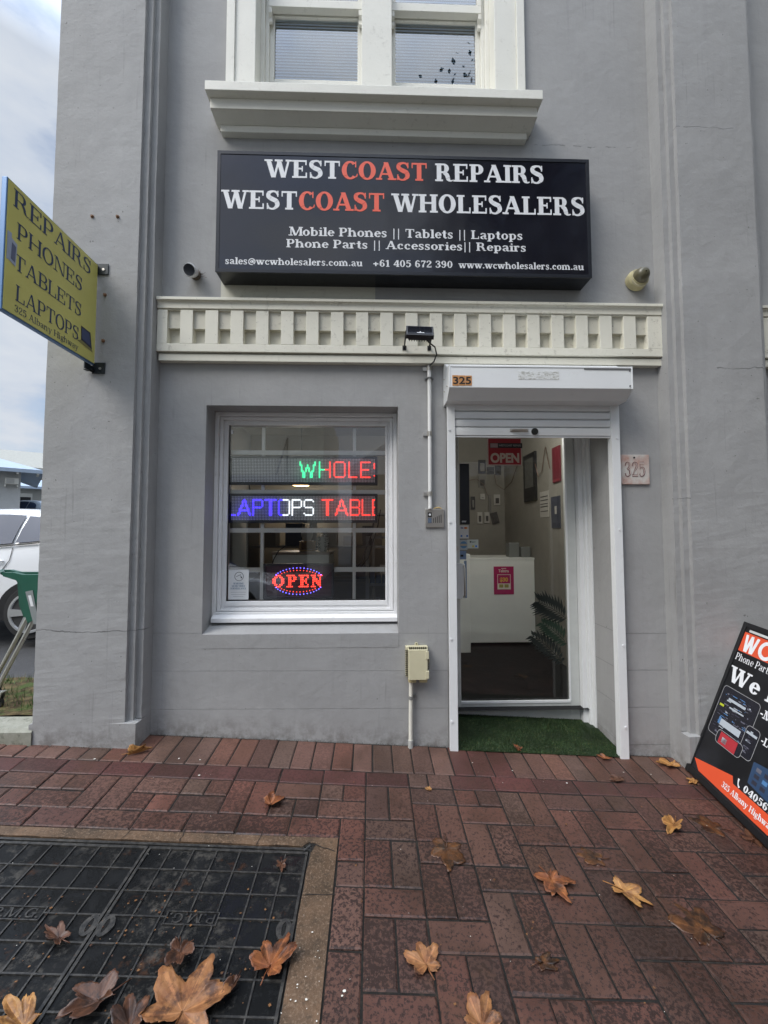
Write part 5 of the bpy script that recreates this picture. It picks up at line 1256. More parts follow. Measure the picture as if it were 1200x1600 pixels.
al('Phone Parts', .006, .262, .744, .786, MED, lift=.0016)
al('We Fix', .012, .50, .608, .702, BX)
al('-Mobiles', .285, .53, .520, .565, MX); al('-Laptops', .345, .55, .400, .440, MX)
al('040567', .352, .53, .132+.006, .172, BOLD)
al('325 Albany Highway', .232, .560, .078, .108, BOLD, lift=.0022)
b = MB()
for p in cv([(.312,.176,.012),(.314,.160,.007),(.320,.146,.007),(.330,.138,.012)], 5): apoly(p, .0018, 0, b)
b.nofix = True; b.build('handset_symbol', M['vinylw'], ab)
# pictured devices : rounded outlines with dim screen content
def rrect(u0, u1, v0, v1, r, n=5):
    P = []
    for cx, cy, a0 in ((u1-r, v1-r, 0), (u0+r, v1-r, 90), (u0+r, v0+r, 180), (u1-r, v0+r, 270)):
        for k in range(n+1):
            a = R(a0+90*k/n); P.append((cx+r*math.cos(a), cy+r*math.sin(a)))
    return P
def device(name, u0, u1, v0, v1, lift, seed, kinds):
    random.seed(seed); b = MB(); O = rrect(u0, u1, v0, v1, .022); I = rrect(u0+.003, u1-.003, v0+.003, v1-.003, .020)
    b.grid([[abp(u, v, lift) for u, v in O], [abp(u, v, lift) for u, v in I]], True, None, 0)
    b.poly([abp(u, v, lift-.0001) for u, v in I], None, 1)
    for j in range(kinds):
        u = random.uniform(u0+.02, u1-.05); v = random.uniform(v0+.02, v1-.03); w = random.uniform(.004, .035); h = random.uniform(.002, .008)
        uu = min(u+w, u1-.012); b.poly([abp(a, c, lift+.0001+j*.000008) for a, c in ((u, v), (uu, v), (uu, v+h), (u, v+h))], None, random.choice((2,4,4,6,6,6,4,3)))
    b.nofix = True; return b.build(name, dev_m, ab)
dev_m = [flat('dev_edge', (.30,.30,.30), .3), flat('dev_screen', (.014,.014,.02), .25), flat('dev_white', (.42,.46,.50), .4), flat('dev_blue', (.08,.20,.40), .4), flat('dev_grey', (.12,.12,.15), .4), flat('dev_red', (.40,.03,.04), .4), flat('dev_dark', (.03,.03,.045), .4), flat('dev_deepblue', (.03,.06,.12), .3)]
d1 = device('tablet_picture', .010, .278, .285, .578, .0014, 3, 110)
d2 = device('phone_picture', .245, .335, .280, .450, .0024, 4, 30)
d3 = device('phone_picture', .085, .272, .258, .335, .0034, 6, 20)
b = MB()
for (u0, u1, v0, v1, k) in ((.075, .225, .355, .392, 2), (.062, .078, .358, .398, 3), (.10, .205, .468, .476, 2), (.03, .062, .455, .468, 7), (.075, .20, .505, .520, 2), (.11, .235, .262, .328, 5), (.13, .165, .275, .305, 2), (.255, .325, .405, .418, 2)):
    b.poly([abp(a, c, .0044) for a, c in ((u0, v0), (u1, v0), (u1, v1), (u0, v1))], None, k)
b.nofix = True; b.build('screen_content', dev_m[:7]+[flat('dev_lime', (.45,.50,.03), .4)], ab)
b = MB(); b.poly([abp(a, c, .0014) for a, c in ((.36, .19), (.56, .17), (.54, .33), (.352, .30))], None, 7)
for i in range(3):
    for j in range(3): u = .38+i*.05; v = .20+j*.033; b.poly([abp(a, c, .0018) for a, c in ((u, v), (u+.03, v), (u+.03, v+.02), (u, v+.02))], None, random.choice((2, 4, 6, 3)))
b.nofix = True; b.build('tablet_corner_picture', dev_m, ab)

# ================================================================ KERB, BED, CAR PARK to the left
cm_ = MT('kerb_concrete', .8, 0, (.3,.3,.25), .3)
c_ = cm_.mix(cm_.ramp(cm_.noise(4, 7, .7), .35, .65), (.17,.17,.13), (.34,.34,.29)); c_ = cm_.mix(cm_.math('MULTIPLY', cm_.ramp(cm_.noise(26, 6, .75), .55, .66), .6), c_, (.045,.05,.03))
cm_.set(color=c_, normal=cm_.bump(cm_.noise(120, 5, .7), .002, .8)); M['kerb'] = cm_.m
b = MB()
rows = []
for k in range(40):
    x = -7.5 + (5.52)*k/39; j = lambda s: .006*noise.noise(Vector((x*6, s, 1)))
    rows.append([(x, -.170+j(1), -.3), (x, -.168+j(1), .175+j(2)), (x, -.150+j(3), .192+j(4)), (x, -.02+j(5), .205+j(6)), (x, -.012, .05)])
b.grid(rows); tag(b.build('kerb', M['kerb']), kind='structure')
# planting bed with soil
sm2 = MT('bed_soil', .95, 0, (.1,.07,.04), .2); sc_ = sm2.mix(sm2.ramp(sm2.noise(14, 7, .75), .4, .6), (.045,.030,.018), (.16,.12,.06)); sc_ = sm2.mix(sm2.ramp(sm2.noise(5, 6, .7), .50, .62), sc_, (.07,.10,.03)); sm2.set(color=sc_, normal=sm2.bump(sm2.noise(60, 6, .8), .012, 1))
b = MB(); rows = []
for i in range(30):
    x = -7.5+5.5*i/29; rows.append([(x, y, .205+.03*noise.noise(Vector((x*4, y*6, 0)))-(.25*(y-.55) if y > .55 else 0)) for y in [-.014+.95*j/14 for j in range(15)]])
b.grid(rows); tag(b.build('planting_bed', sm2.m, smooth=True), kind='structure')
# asphalt car park rising away, and land beyond
am = MT('asphalt', .85, 0, (.05,.05,.05), .4); am.set(color=am.mix(am.ramp(am.noise(180, 4, .7), .35, .7), (.025,.025,.027), (.075,.075,.075)), normal=am.bump(am.noise(220, 4, .7), .003, .9), rough=am.math('ADD', .45, am.math('MULTIPLY', am.ramp(am.noise(1.2, 5), .4, .6), .4)))
M['asphalt'] = am.m
def carpark(x, y): return -.06 + .020*max(0, y-.8) + (.082*(y-5) if y > 5 else 0)
b = MB(); ys_ = [.85, 2, 3.5, 5, 8, 12, 18, 26, 40, 70, 140]; xs_ = [-90, -60, -40, -25, -15, -9, -5, -1.98]
b.grid([[(x, y, min(carpark(x, y), 3.2)) for x in xs_] for y in ys_]); tag(b.build('car_park', M['asphalt']), kind='structure')
# tufts and litter on the bed
b = MB(); random.seed(21)
for _ in range(1500):
    x = random.uniform(-3.6, -1.99); y = random.uniform(.05, .85)
    if noise.noise(Vector((x*3, y*3, 9))) < -.02: continue
    z = .20-(.25*(y-.55) if y > .55 else 0); a = random.uniform(0, math.tau); h = random.uniform(.02, .08); w = .003; dx, dy = math.cos(a), math.sin(a); l = random.uniform(.0, .04); g_ = random.uniform(.6, 1.3)
    i = len(b.v); b.v += [(x-dy*w, y+dx*w, z), (x+dy*w, y-dx*w, z), (x+dx*l, y+dy*l, z+h)]; b.f.append((i, i+1, i+2)); b.c.append((.07*g_, .12*g_, .035*g_) if random.random() > .25 else (.20*g_, .17*g_, .06*g_)); b.m.append(0)
b.nofix = True; o = b.build('weeds', gmt.m); tag(o, 'low green weeds and grass on the soil bed beside the left pilaster', 'weeds', None, 'stuff')

# ---------------- shopping trolley in front of the car
tr = thing('shopping_trolley', (-2.35, .25, .2), 'green plastic shopping trolley on slanting metal legs with castors, half hidden by the pilaster', 'shopping trolley')
gm_ = flat('green_plastic', (.012,.085,.055), .32, var=.12); chrome = flat('trolley_metal', (.55,.55,.50), .28, .85, var=.08)
for k, y in enumerate((.12, .31)):
    b = MB(); x0 = -2.395 if k == 0 else -2.575
    # side cheek: wide horn at the top tapering to a point
    prof = [(x0-.03, 1.075), (x0-.02, 1.050), (x0+.075, 1.020), (x0+.095, .99), (x0+.115, .83), (x0+.150, .745), (x0+.185, .765), (x0+.215, .98), (x0+.30, 1.03), (x0+.62, 1.03), (x0+.62, 1.058), (x0+.10, 1.060), (x0+.04, 1.075)]
    b.prism(prof, 'y', y-.016, y+.016); b.build('side_cheek', gm_, tr, bevel=.006)
    q = MB(); q.prism([(x0+.13, .95), (x0+.175, .96), (x0+.225, .74), (x0+.19, .74)], 'y', y-.020, y-.0165); q.build('grey_plate', flat('plate_grey', (.22,.24,.24), .4), tr)
    q = MB(); q.prism([(x0+.150, .925), (x0+.168, .928), (x0+.188, .855), (x0+.170, .855)], 'y', y-.0215, y-.0202); q.build('label_sticker', M['vinylw'], tr)
    q = MB(); q.tube([(x0+.185, y, .80), (x0+.16, y, .735), (x0-.05, y, .30)], .013, 10); q.build('leg', chrome, tr, smooth=True)
    c = MB(); cx_, cz_ = x0-.04, .232
    c.tube([(cx_, y-.012, cz_), (cx_, y+.012, cz_)], .042, 18); w = c.build('castor_wheel', M['rubber'], tr)
    c = MB(); c.tube([(cx_, y-.014, cz_), (cx_, y+.014, cz_)], .027, 16); c.build('hub', M['vinylw'], w)
    c = MB(); c.prism([(cx_-.045, .30), (cx_+.045, .30), (cx_+.035, .262), (cx_+.006, .222), (cx_-.006, .222), (cx_-.03, .262)], 'y', y-.020, y-.0155); c.prism([(cx_-.045, .30), (cx_+.045, .30), (cx_+.035, .262), (cx_+.006, .222), (cx_-.006, .222), (cx_-.03, .262)], 'y', y+.0155, y+.020); c.box(cx_-.047, cx_+.047, y-.021, y+.021, .300, .306); c.build('castor_fork', chrome, tr)
b = MB(); b.tube([(-2.43, .12, 1.068), (-2.60, .31, 1.068)], .012, 8); b.build('handle_bar', gm_, tr); b = MB(); b.box(-2.26, -2.06, .13, .39, .78, 1.02); b.build('basket', gm_, tr, bevel=.01)
b = MB(); b.tube([(-2.44, .12, .30), (-2.62, .31, .30)], .010, 8); b.tube([(-2.10, .12, .75), (-1.99+.0, .14, .30)], .012, 8); b.build('cross_tube', chrome, tr)

# ---------------- cars
CARP = MT('car_white', .22, 0, (.74,.75,.76), .5); CARP.set(coat=1.0)
def car(loc, rz, paint, label, group=None, kind=0, L=4.35):
    t = thing('parked_car', (0, 0, 0), label, 'car', group)
    # stations along the length: x, belt z, roof z, half width, roof half width, bottom z
    S = [(-2.18,.55,.60,.62,.50,.35),(-2.10,.78,.80,.80,.68,.22),(-1.75,.93,.95,.87,.74,.20),(-1.10,1.00,1.02,.90,.74,.20),(-.75,1.03,1.18,.905,.64,.20),(-.30,1.06,1.50,.91,.60,.20),(.20,1.08,1.60,.91,.61,.20),(.80,1.11,1.605,.91,.61,.20),(1.25,1.15,1.57,.905,.60,.20),(1.62,1.19,1.50,.89,.58,.21),(1.92,1.16,1.30,.85,.60,.24),(2.08,.98,1.02,.80,.66,.28),(2.14,.62,.66,.72,.60,.34)]
    rows = []
    def sec(s):
        x, zb_, zr, w, wr, z0 = s
        return [(x, -w*.90, z0), (x, -w*.985, z0+.12), (x, -w, z0+(zb_-z0)*.45), (x, -w*.985, z0+(zb_-z0)*.80), (x, -w*.945, zb_), (x, -(w*.945*.35+wr*.65), zb_+(zr-zb_)*.65), (x, -wr, zr-.05*(zr > zb_+.1)), (x, -wr*.72, zr), (x, 0, zr+.012),
                (x, wr*.72, zr), (x, wr, zr-.05*(zr > zb_+.1)), (x, (w*.945*.35+wr*.65), zb_+(zr-zb_)*.65), (x, w*.945, zb_), (x, w*.985, z0+(zb_-z0)*.80), (x, w, z0+(zb_-z0)*.45), (x, w*.985, z0+.12), (x, w*.90, z0)]
    b = MB(); rows = [sec(s) for s in S]; b.grid(rows, True); b.poly(rows[0]); b.poly(rows[-1])
    bo = b.build('body', paint, t, smooth=True); sd = bo.modifiers.new('Subdivision', 'SUBSURF'); sd.levels = 2; sd.render_levels = 2
    gls = flat('car_glass', (.022,.038,.075), .05, 0, .12); blk = M['blackmat']
    def interp(x):
        for a, c in zip(S, S[1:]):
            if a[0] <= x <= c[0]:
                f = (x-a[0])/(c[0]-a[0]); return [a[i]+(c[i]-a[i])*f for i in range(6)]
    def side(x, f, sgn, off):                                # f 0 belt .. 1 roof
        s = interp(x); w1 = s[3]*.945; wm = w1*.35+s[4]*.65; zb_, zr = s[1], s[2]-.05
        if f < .68: q = f/.68; y = w1+(wm-w1)*q; z = zb_+((s[2]-zb_)*.65)*q
        else: q = (f-.68)/.32; y = wm+(s[4]-wm)*q; z = zb_+(s[2]-zb_)*.65+(zr-(zb_+(s[2]-zb_)*.65))*q
        return (x, sgn*(y+off), z)
    for sgn in (-1, 1):
        for x0, x1, top0, top1 in ((-.55, .10, .15, .90), (.15, 1.02, .90, .88), (1.06, 1.50, .86, .30)):
            n = 12; low = [side(x0+(x1-x0)*k/n, .05, sgn, .016) for k in range(n+1)]; hi = [side(x0+(x1-x0)*k/n, top0+(top1-top0)*(math.sin(k/n*math.pi/2) if top0 < .5 else (k/n)**(3 if top1 < .5 else 1)), sgn, .016) for k in range(n+1)]
            md = [tuple((Vector(a)+Vector(c_))/2+Vector((0, sgn*.012, 0))) for a, c_ in zip(low, hi)]
            w_ = MB(); w_.grid([low, md, hi]); w_.nofix = True; w_.build('side_window', gls, t, smooth=True)
        lb = MB()
        lb.tube([side(-.60+2.14*k/14, .0, sgn, .012) for k in range(15)], .010, 6)
        def bd(x, z):                                       # body side below the belt
            s = interp(x); f = (z-s[5])/(s[1]-s[5]); w = s[3]; wf = w*(.985 if f > .8 else 1.0)
            if f > .8: wf = w*(.985-.04*(f-.8)/.2)
            elif f > .45: wf = w*(1-.015*(f-.45)/.35)
            return (x, sgn*(wf+.003), z)
        for xs__ in ((.13,), (-.72,)):
            lb.tube([bd(xs__[0], z) for z in (.32, .6, .85, 1.02)], .0035, 5)
        lb.tube([bd(1.04, 1.10), bd(1.03, .95), bd(.93, .80), bd(.80, .70), bd(.70, .55), bd(.66, .34)], .0035, 5)
        lb.build('door_seam', blk, t)
        for hx in (-.02, .86):
            h_ = MB(); h_.tube([bd(hx-.10, .93), tuple(Vector(bd(hx-.08, .935))+Vector((0, sgn*.02, 0))), tuple(Vector(bd(hx+.08, .94))+Vector((0, sgn*.02, 0))), bd(hx+.10, .94)], .013, 8); h_.build('door_handle', paint, t, smooth=True)
        for wx in (-1.35, 1.30):
            s = interp(wx); y = sgn*(s[3]-.02)
            a_ = MB(); pts = [(wx+.385*math.cos(q), .33+.375*math.sin(q)) for q in [k*math.pi/16-.15 for k in range(19)]]
            a_.poly([(px, sgn*(interp(max(-2.1, min(2.1, px)))[3]+.0035), max(pz, .2)) for px, pz in pts]); a_.nofix = True; a_.build('wheel_arch', blk, t)
            ty = MB(); ty.tube([(wx, y-sgn*.20, .33), (wx, y, .33), (wx, y+sgn*.030, .33)], [.325, .325, .30], 32); w_ = ty.build('wheel', M['rubber'], t, smooth=False)
            rm = MB(); rm.tube([(wx, y+sgn*.018, .33), (wx, y+sgn*.034, .33)], .215, 28)
            rm.build('rim_well', flat('rim_dark', (.03,.03,.03), .6), w_)
            sp = MB()
            for k in range(5):
                a = k*2*math.pi/5+.3; c_, s_ = math.cos(a), math.sin(a)
                q = [(-.028, .03), (.028, .03), (.045, .215), (-.045, .215)]
                sp.prism([(wx+u*c_-v*s_, .33+u*s_+v*c_) for u, v in q], 'y', y+sgn*.035, y+sgn*.052)
            rr_ = [[(wx+r_*math.cos(a), yy, .33+r_*math.sin(a)) for a in [2*math.pi*j/32 for j in range(32)]] for r_, yy in ((.235, y+sgn*.030), (.235, y+sgn*.050), (.212, y+sgn*.050), (.205, y+sgn*.036))]
            sp.grid(rr_, True); sp.tube([(wx, y+sgn*.03, .33), (wx, y+sgn*.056, .33)], .045, 14); sp.build('rim', flat('rim_alloy', (.55,.56,.57), .3, .7), w_)
        tl = MB(); s = interp(2.0); tl.prism([(1.93, .86), (2.12, .84), (2.10, .99), (1.90, 1.06)], 'y', sgn*.60, sgn*.845); tl.build('tail_light', flat('tail_red', (.35,.01,.01), .15), t, bevel=.02)
        hl = MB(); hl.prism([(-2.13, .62), (-1.85, .70), (-1.90, .82), (-2.10, .78)], 'y', sgn*.52, sgn*.845); hl.build('headlight', flat('lamp_clear', (.5,.52,.55), .1), t, bevel=.02)
        mi = MB(); mi.box(-.62, -.50, sgn*.93 if sgn > 0 else -1.07, 1.07 if sgn > 0 else -.93, 1.06, 1.18); mi.build('mirror', paint, t, bevel=.03)
    rw = MB(); rw.poly([(1.70, -.50, 1.475), (1.70, .50, 1.475), (1.965, .56, 1.20), (1.965, -.56, 1.20)]); rw.nofix = True; rw.build('rear_window', gls, t)
    wsd = MB(); wsd.poly([(-.86, -.60, 1.10), (-.86, .60, 1.10), (-.36, .52, 1.50), (-.36, -.52, 1.50)]); wsd.nofix = True; wsd.build('windscreen', gls, t)
    np_ = MB(); np_.box(2.146, 2.152, -.19, .19, .62, .73); np_.build('number_plate', M['vinylw'], t)
    t.location = loc; t.rotation_euler = (0, 0, rz)
    return t
# nearest car, its rear wheel just left of the pilaster
car((-5.36, 3.30, .06), 0, CARP.m, 'white hatchback parked behind the green shopping trolley, cut by the left edge', 'cars in the car park')
c2 = car((-17.6, 18.6, 1.36), R(-4), flat('car_silverblue', (.32,.38,.44), .25, .2), 'distant silver-blue car seen over the roof of the white hatchback', 'cars in the car park')

# ---------------- houses beyond the car park
hw = flat('render_white', (.56,.57,.56), .8, bump=.002, var=.05); bl_roof = flat('blue_metal_roof', (.33,.40,.49), .45, .1, var=.06)
h1 = thing('house', (-13.86, 14, 1.0), 'nearest white rendered house with pale blue metal roof and a wall-hung air conditioner', 'house')
b = MB(); b.box(-21, -13.86, 14.0, 21, .3, 4.02); b.build('wall', hw, h1)
b = MB(); b.grid([[(-13.15, 13.3, 3.78), (-13.15, 21.6, 3.78)], [(-17.3, 13.3+4.0, 5.35), (-17.3, 21.6, 5.35)]]); b.grid([[(-21.5, 13.3, 3.78), (-13.15, 13.3, 3.78)], [(-17.3, 17.3, 5.35), (-17.3, 17.3, 5.35)]]); b.box(-21.5, -13.15, 13.27, 13.33, 3.66, 3.80)
b.nofix = True; b.build('roof', bl_roof, h1)
b = MB()
for k in range(14): b.box(-21.2+k*.60, -21.13+k*.60, 13.34, 14.0, 3.60, 3.74)
b.build('rafter_ends', M['offwhite'], h1)
b = MB(); b.box(-15.6, -14.52, 13.97, 14.0, 3.10, 3.60); f_ = b.build('window', M['blackmat'], h1)
b = MB()
for k in range(5): b.box(-15.6+k*.26, -15.56+k*.26, 13.94, 13.97, 3.10, 3.60)
b.build('louvre_frame', flat('louvre_grey', (.30,.36,.40), .4), f_)
b = MB(); b.box(-14.32, -13.92, 13.62, 13.98, 3.22, 3.46); a_ = b.build('air_conditioner', M['offwhite'], h1, bevel=.02)
b = MB()
for k in range(7): b.box(-14.28, -14.05, 13.610, 13.619, 3.25+k*.028, 3.262+k*.028)
b.build('grille', flat('ac_grille', (.35,.36,.36), .5), a_)
b = MB(); b.box(-14.33, -14.29, 13.62, 13.98, 3.12, 3.20); b.box(-13.97, -13.93, 13.62, 13.98, 3.12, 3.20); b.build('ac_bracket', M['offwhite'], h1)
h2 = thing('house', (-18.6, 22.5, 2), 'smaller house beyond with light blue roof, right of the white rendered house', 'house')
b = MB(); b.box(-27, -18.6, 22.5, 28, 1.5, 4.2); b.build('wall', flat('house_cream', (.42,.42,.38), .8), h2)
b = MB(); b.grid([[(-27.5, 22, 3.98), (-18.2, 22, 3.98)], [(-24, 25.5, 5.6), (-22.3, 25.5, 5.6)]]); b.grid([[(-18.2, 22, 3.98), (-18.2, 29, 3.98)], [(-22.3, 25.5, 5.6), (-22.3, 25.5, 5.6)]]); b.box(-27.5, -18.2, 21.95, 22.02, 3.86, 4.0); b.nofix = True; b.build('roof', bl_roof, h2)
b = MB(); b.box(-20.5, -19.85, 22.46, 22.5, 3.1, 3.62); f_ = b.build('window', M['offwhite'], h2); b = MB(); b.box(-20.42, -19.92, 22.43, 22.46, 3.16, 3.4); b.build('pane', M['blackmat'], f_)
b = MB(); b.box(-19.3, -18.85, 22.44, 22.5, 3.1, 3.6); b.build('door', flat('door_red', (.35,.10,.08), .6), h2)
h3 = thing('house', (-24, 30.5, 3), 'farthest two-storey house with beige tiled roof behind the blue roofs', 'house')
b = MB(); b.box(-31, -24.0, 30.5, 38, 2.5, 6.3); b.build('wall', flat('house_tan', (.32,.28,.20), .8), h3)
b = MB(); b.grid([[(-31.8, 30, 6.22), (-23.4, 30, 6.22)], [(-29, 34, 8.0), (-25.6, 34, 8.0)]]); b.grid([[(-23.4, 30, 6.22), (-23.4, 38, 6.22)], [(-25.6, 34, 8.0), (-25.6, 34, 8.0)]]); b.box(-31.8, -23.4, 29.95, 30.02, 6.1, 6.24); b.nofix = True; b.build('roof', flat('tile_beige', (.30,.30,.27), .8, var=.1), h3)
b = MB(); b.box(-26.9, -26.3, 30.44, 30.5, 5.2, 6.0); f_ = b.build('window', M['blackmat'], h3); b = MB(); b.box(-26.62, -26.58, 30.41, 30.44, 5.2, 6.0); b.build('glazing_bar', M['offwhite'], f_)

h1.rotation_euler.z = R(40); h2.rotation_euler.z = R(37); h3.rotation_euler.z = R(36)
# ---------------- trees
def leaves_tree(name, label, cx, cy, gz_, h0, h1, rad, n, leafc, seed, group=None, trunk_r=.16, ls=.16, airy=.0):
    random.seed(seed); t = thing(name, (cx, cy, gz_), label, 'tree', group)
    tk = MB(); bark = flat(name+'_bark', (.22,.19,.14), .9, bump=.01, bscale=12, var=.3)
    tk.tube([(cx, cy, gz_-.2), (cx+.05, cy, gz_+h0*.5), (cx-.03, cy+.04, gz_+h0), (cx+.1, cy, gz_+(h0+h1)*.5)], [trunk_r*1.3, trunk_r, trunk_r*.85, trunk_r*.4], 12)
    tips = []
    for k in range(11):
        a = k*2.4+random.uniform(-.3, .3); z0 = gz_+h0*(.8+.05*k); r1 = rad*random.uniform(.35, .8); z1 = gz_+h0+(h1-h0)*random.uniform(.2, .95)
        p0 = Vector((cx, cy, z0)); p1 = Vector((cx+r1*math.cos(a), cy+r1*math.sin(a), z1)); pm_ = (p0+p1)/2+Vector((0, 0, .3))
        tk.tube([p0, pm_, p1], [trunk_r*.45, trunk_r*.28, trunk_r*.08], 7); tips += [pm_, p1]
        for _ in range(3):
            q = p1+Vector((random.uniform(-1,1), random.uniform(-1,1), random.uniform(-.3,1)))*rad*.28; tk.tube([pm_.lerp(p1, .6), q], [trunk_r*.12, trunk_r*.04], 5); tips.append(q)
    tk.build('trunk', bark, t, smooth=True)
    cr_ = MB()
    for _ in range(n):
        c = random.choice(tips); p = c+Vector((random.gauss(0,1), random.gauss(0,1), random.gauss(0,.8)))*rad*.20
        v = Vector((random.uniform(-1,1), random.uniform(-1,1), random.uniform(-.8,.8))).normalized(); w = v.cross(Vector((random.uniform(-1,1), random.uniform(-1,1), 1))).normalized(); s = ls*random.uniform(.6, 1.3); g_ = random.uniform(.6, 1.4)
        cc = random.choice(leafc); cr_.poly([p, p+v*s*.5+w*s*.35, p+v*s, p+v*s*.5-w*s*.35], tuple(x*g_ for x in cc))
    cr_.nofix = True
    lm = MT(name+'_leaf', .6, 0, (.05,.08,.03), .3); at_ = lm.n('ShaderNodeAttribute', attribute_name='Col'); lm.set(color=at_.outputs['Color'])
    cr_.build('crown', lm.m, t); return t
leaves_tree('plane_tree', 'street plane tree across the pavement, seen reflected in the windows', 4.5, -6.0, -.6, 2.6, 10.3, 3.6, 44000, [(.05,.08,.02), (.10,.08,.02), (.13,.07,.02), (.04,.06,.02)], 3, None, .2, .09)

leaves_tree('plane_tree', 'nearer plane tree on the pavement to the right of the shop', 8.6, -3.2, -.8, 2.0, 10.5, 3.6, 7000, [(.05,.08,.02), (.09,.08,.02), (.04,.06,.02)], 5, None, .22, .26)  # out-of-view tree added to darken the right side
# ---------------- the street behind the camera (reflected in the glass)
b = MB(); b.poly([(-60, -60, -.75), (60, -60, -.75), (60, -4.9, -.75), (-60, -4.9, -.75)]); tag(b.build('road', M['asphalt']), kind='structure')
b = MB(); gq(b, -3.6, -4.7, 5.2, -3.6, .004); gq(b, -40, -4.7, -3.6, -.17, .004, lambda x, y: GZ(max(x, -3.6), y)); gq(b, 5.2, -4.7, 60, 0, .004, lambda x, y: GZ(5.2, y)); tag(b.build('far_footpath', M['kerb']), kind='structure')
b = MB(); b.box(-60, 60, -4.9, -4.7, -1, -.58); tag(b.build('street_kerb', M['kerb']), kind='structure')
ob = thing('opposite_building', (-8, -17, -.7), 'cream shop building across the street, seen reflected in the window', 'building')
b = MB(); b.box(-16, -2.2, -24, -15.5, -.8, 7.4); b.build('wall', flat('opp_cream', (.80,.77,.64), .8, bump=.003, var=.08), ob)
b = MB(); b.box(-16.2, -2.1, -15.5, -13.2, 3.35, 3.6); b.build('awning', flat('opp_awning', (.62,.62,.60), .6), ob)
b = MB()
for x in (-14, -10.6, -7.2, -3.8): b.tube([(x, -15.45, 5.6), (x, -13.3, 3.62)], .03, 6); b.tube([(x, -15.4, 3.6), (x, -15.4, 5.6)], .02, 6)
b.build('awning_stays', M['blackmat'], ob)
b = MB()
for k in range(4): b.box(-15.4+k*3.3, -12.8+k*3.3, -15.49, -15.44, -.4, 2.7)
b.build('shopfront', M['blackmat'], ob)
ob2 = thing('opposite_building', (5, -19, -.7), 'dark roofed brick building across the street, right of the cream one', 'building')
b = MB(); b.box(-1.0, 22, -26, -17, -.8, 4.2); b.build('wall', flat('opp_brick', (.20,.13,.10), .85, var=.15), ob2)
b = MB(); b.grid([[(-1.6, -16.5, 4.1), (22.5, -16.5, 4.1)], [(1.5, -21.5, 7.2), (19, -21.5, 7.2)]]); b.nofix = True; b.build('roof', flat('opp_roof', (.10,.10,.11), .6), ob2)
c3 = car((-4.6, -8.2, -.75), R(180), CARP.m, 'white car at the far kerb of the street, seen reflected in the window')
leaves_tree('plane_tree', 'plane tree standing on the far side of the street, right of the cream building', 7.5, -13.5, -.7, 2.4, 8.5, 3.0, 3000, [(.05,.08,.02), (.10,.08,.02), (.12,.07,.02)], 8, None, .2, .24)

# ================================================================ FALLEN LEAVES
def leaf_outline():
    # plane leaf: 5 main lobes with teeth, polar samples
    tips = [(-112, .66, 34), (-56, .92, 34), (0, 1.0, 30), (56, .92, 34), (112, .66, 34)]; P = []
    for a in range(-176, 177, 3):
        r_ = .46
        for ta, tr_, w in tips:
            d = abs(a-ta)/w
            if d < 1: r_ = max(r_, tr_*(1-.42*d**1.05-.08*d**3))
        t = (abs(a)*1.0) % 13
        r_ *= 1+.085*(t/13-.5)
        if abs(a) > 140: r_ = .40-(abs(a)-140)*.006
        P.append((math.radians(a), r_))
    return P
LO = leaf_outline()
def leaf_mat(nm, c0, c1, c2, rough):
    s = MT(nm, rough, 0, c0, .4); c = s.mix(s.ramp(s.noise(26, 6, .7), .38, .62), c0, c1); c = s.mix(s.math('MULTIPLY', s.ramp(s.noise(16, 6, .7), .49, .60), .9), c, c2)
    a = s.n('ShaderNodeAttribute', attribute_name='Col'); c = s.mix(1.0, c, a.outputs['Color'], 'MULTIPLY')
    s.set(color=c, normal=s.bump(s.noise(180, 4, .6), .0008, .7)); return s.m
LM = {'tan': leaf_mat('leaf_tan', (.27,.125,.05), (.19,.075,.03), (.06,.024,.012), .5), 'gold': leaf_mat('leaf_gold', (.36,.19,.06), (.29,.13,.04), (.13,.055,.02), .5),
      'brown': leaf_mat('leaf_brown', (.10,.042,.022), (.06,.025,.014), (.022,.011,.008), .42), 'dark': leaf_mat('leaf_wet', (.045,.018,.009), (.11,.045,.016), (.016,.009,.006), .28), 'orange': leaf_mat('leaf_orange', (.24,.085,.028), (.16,.05,.02), (.045,.018,.010), .45)}
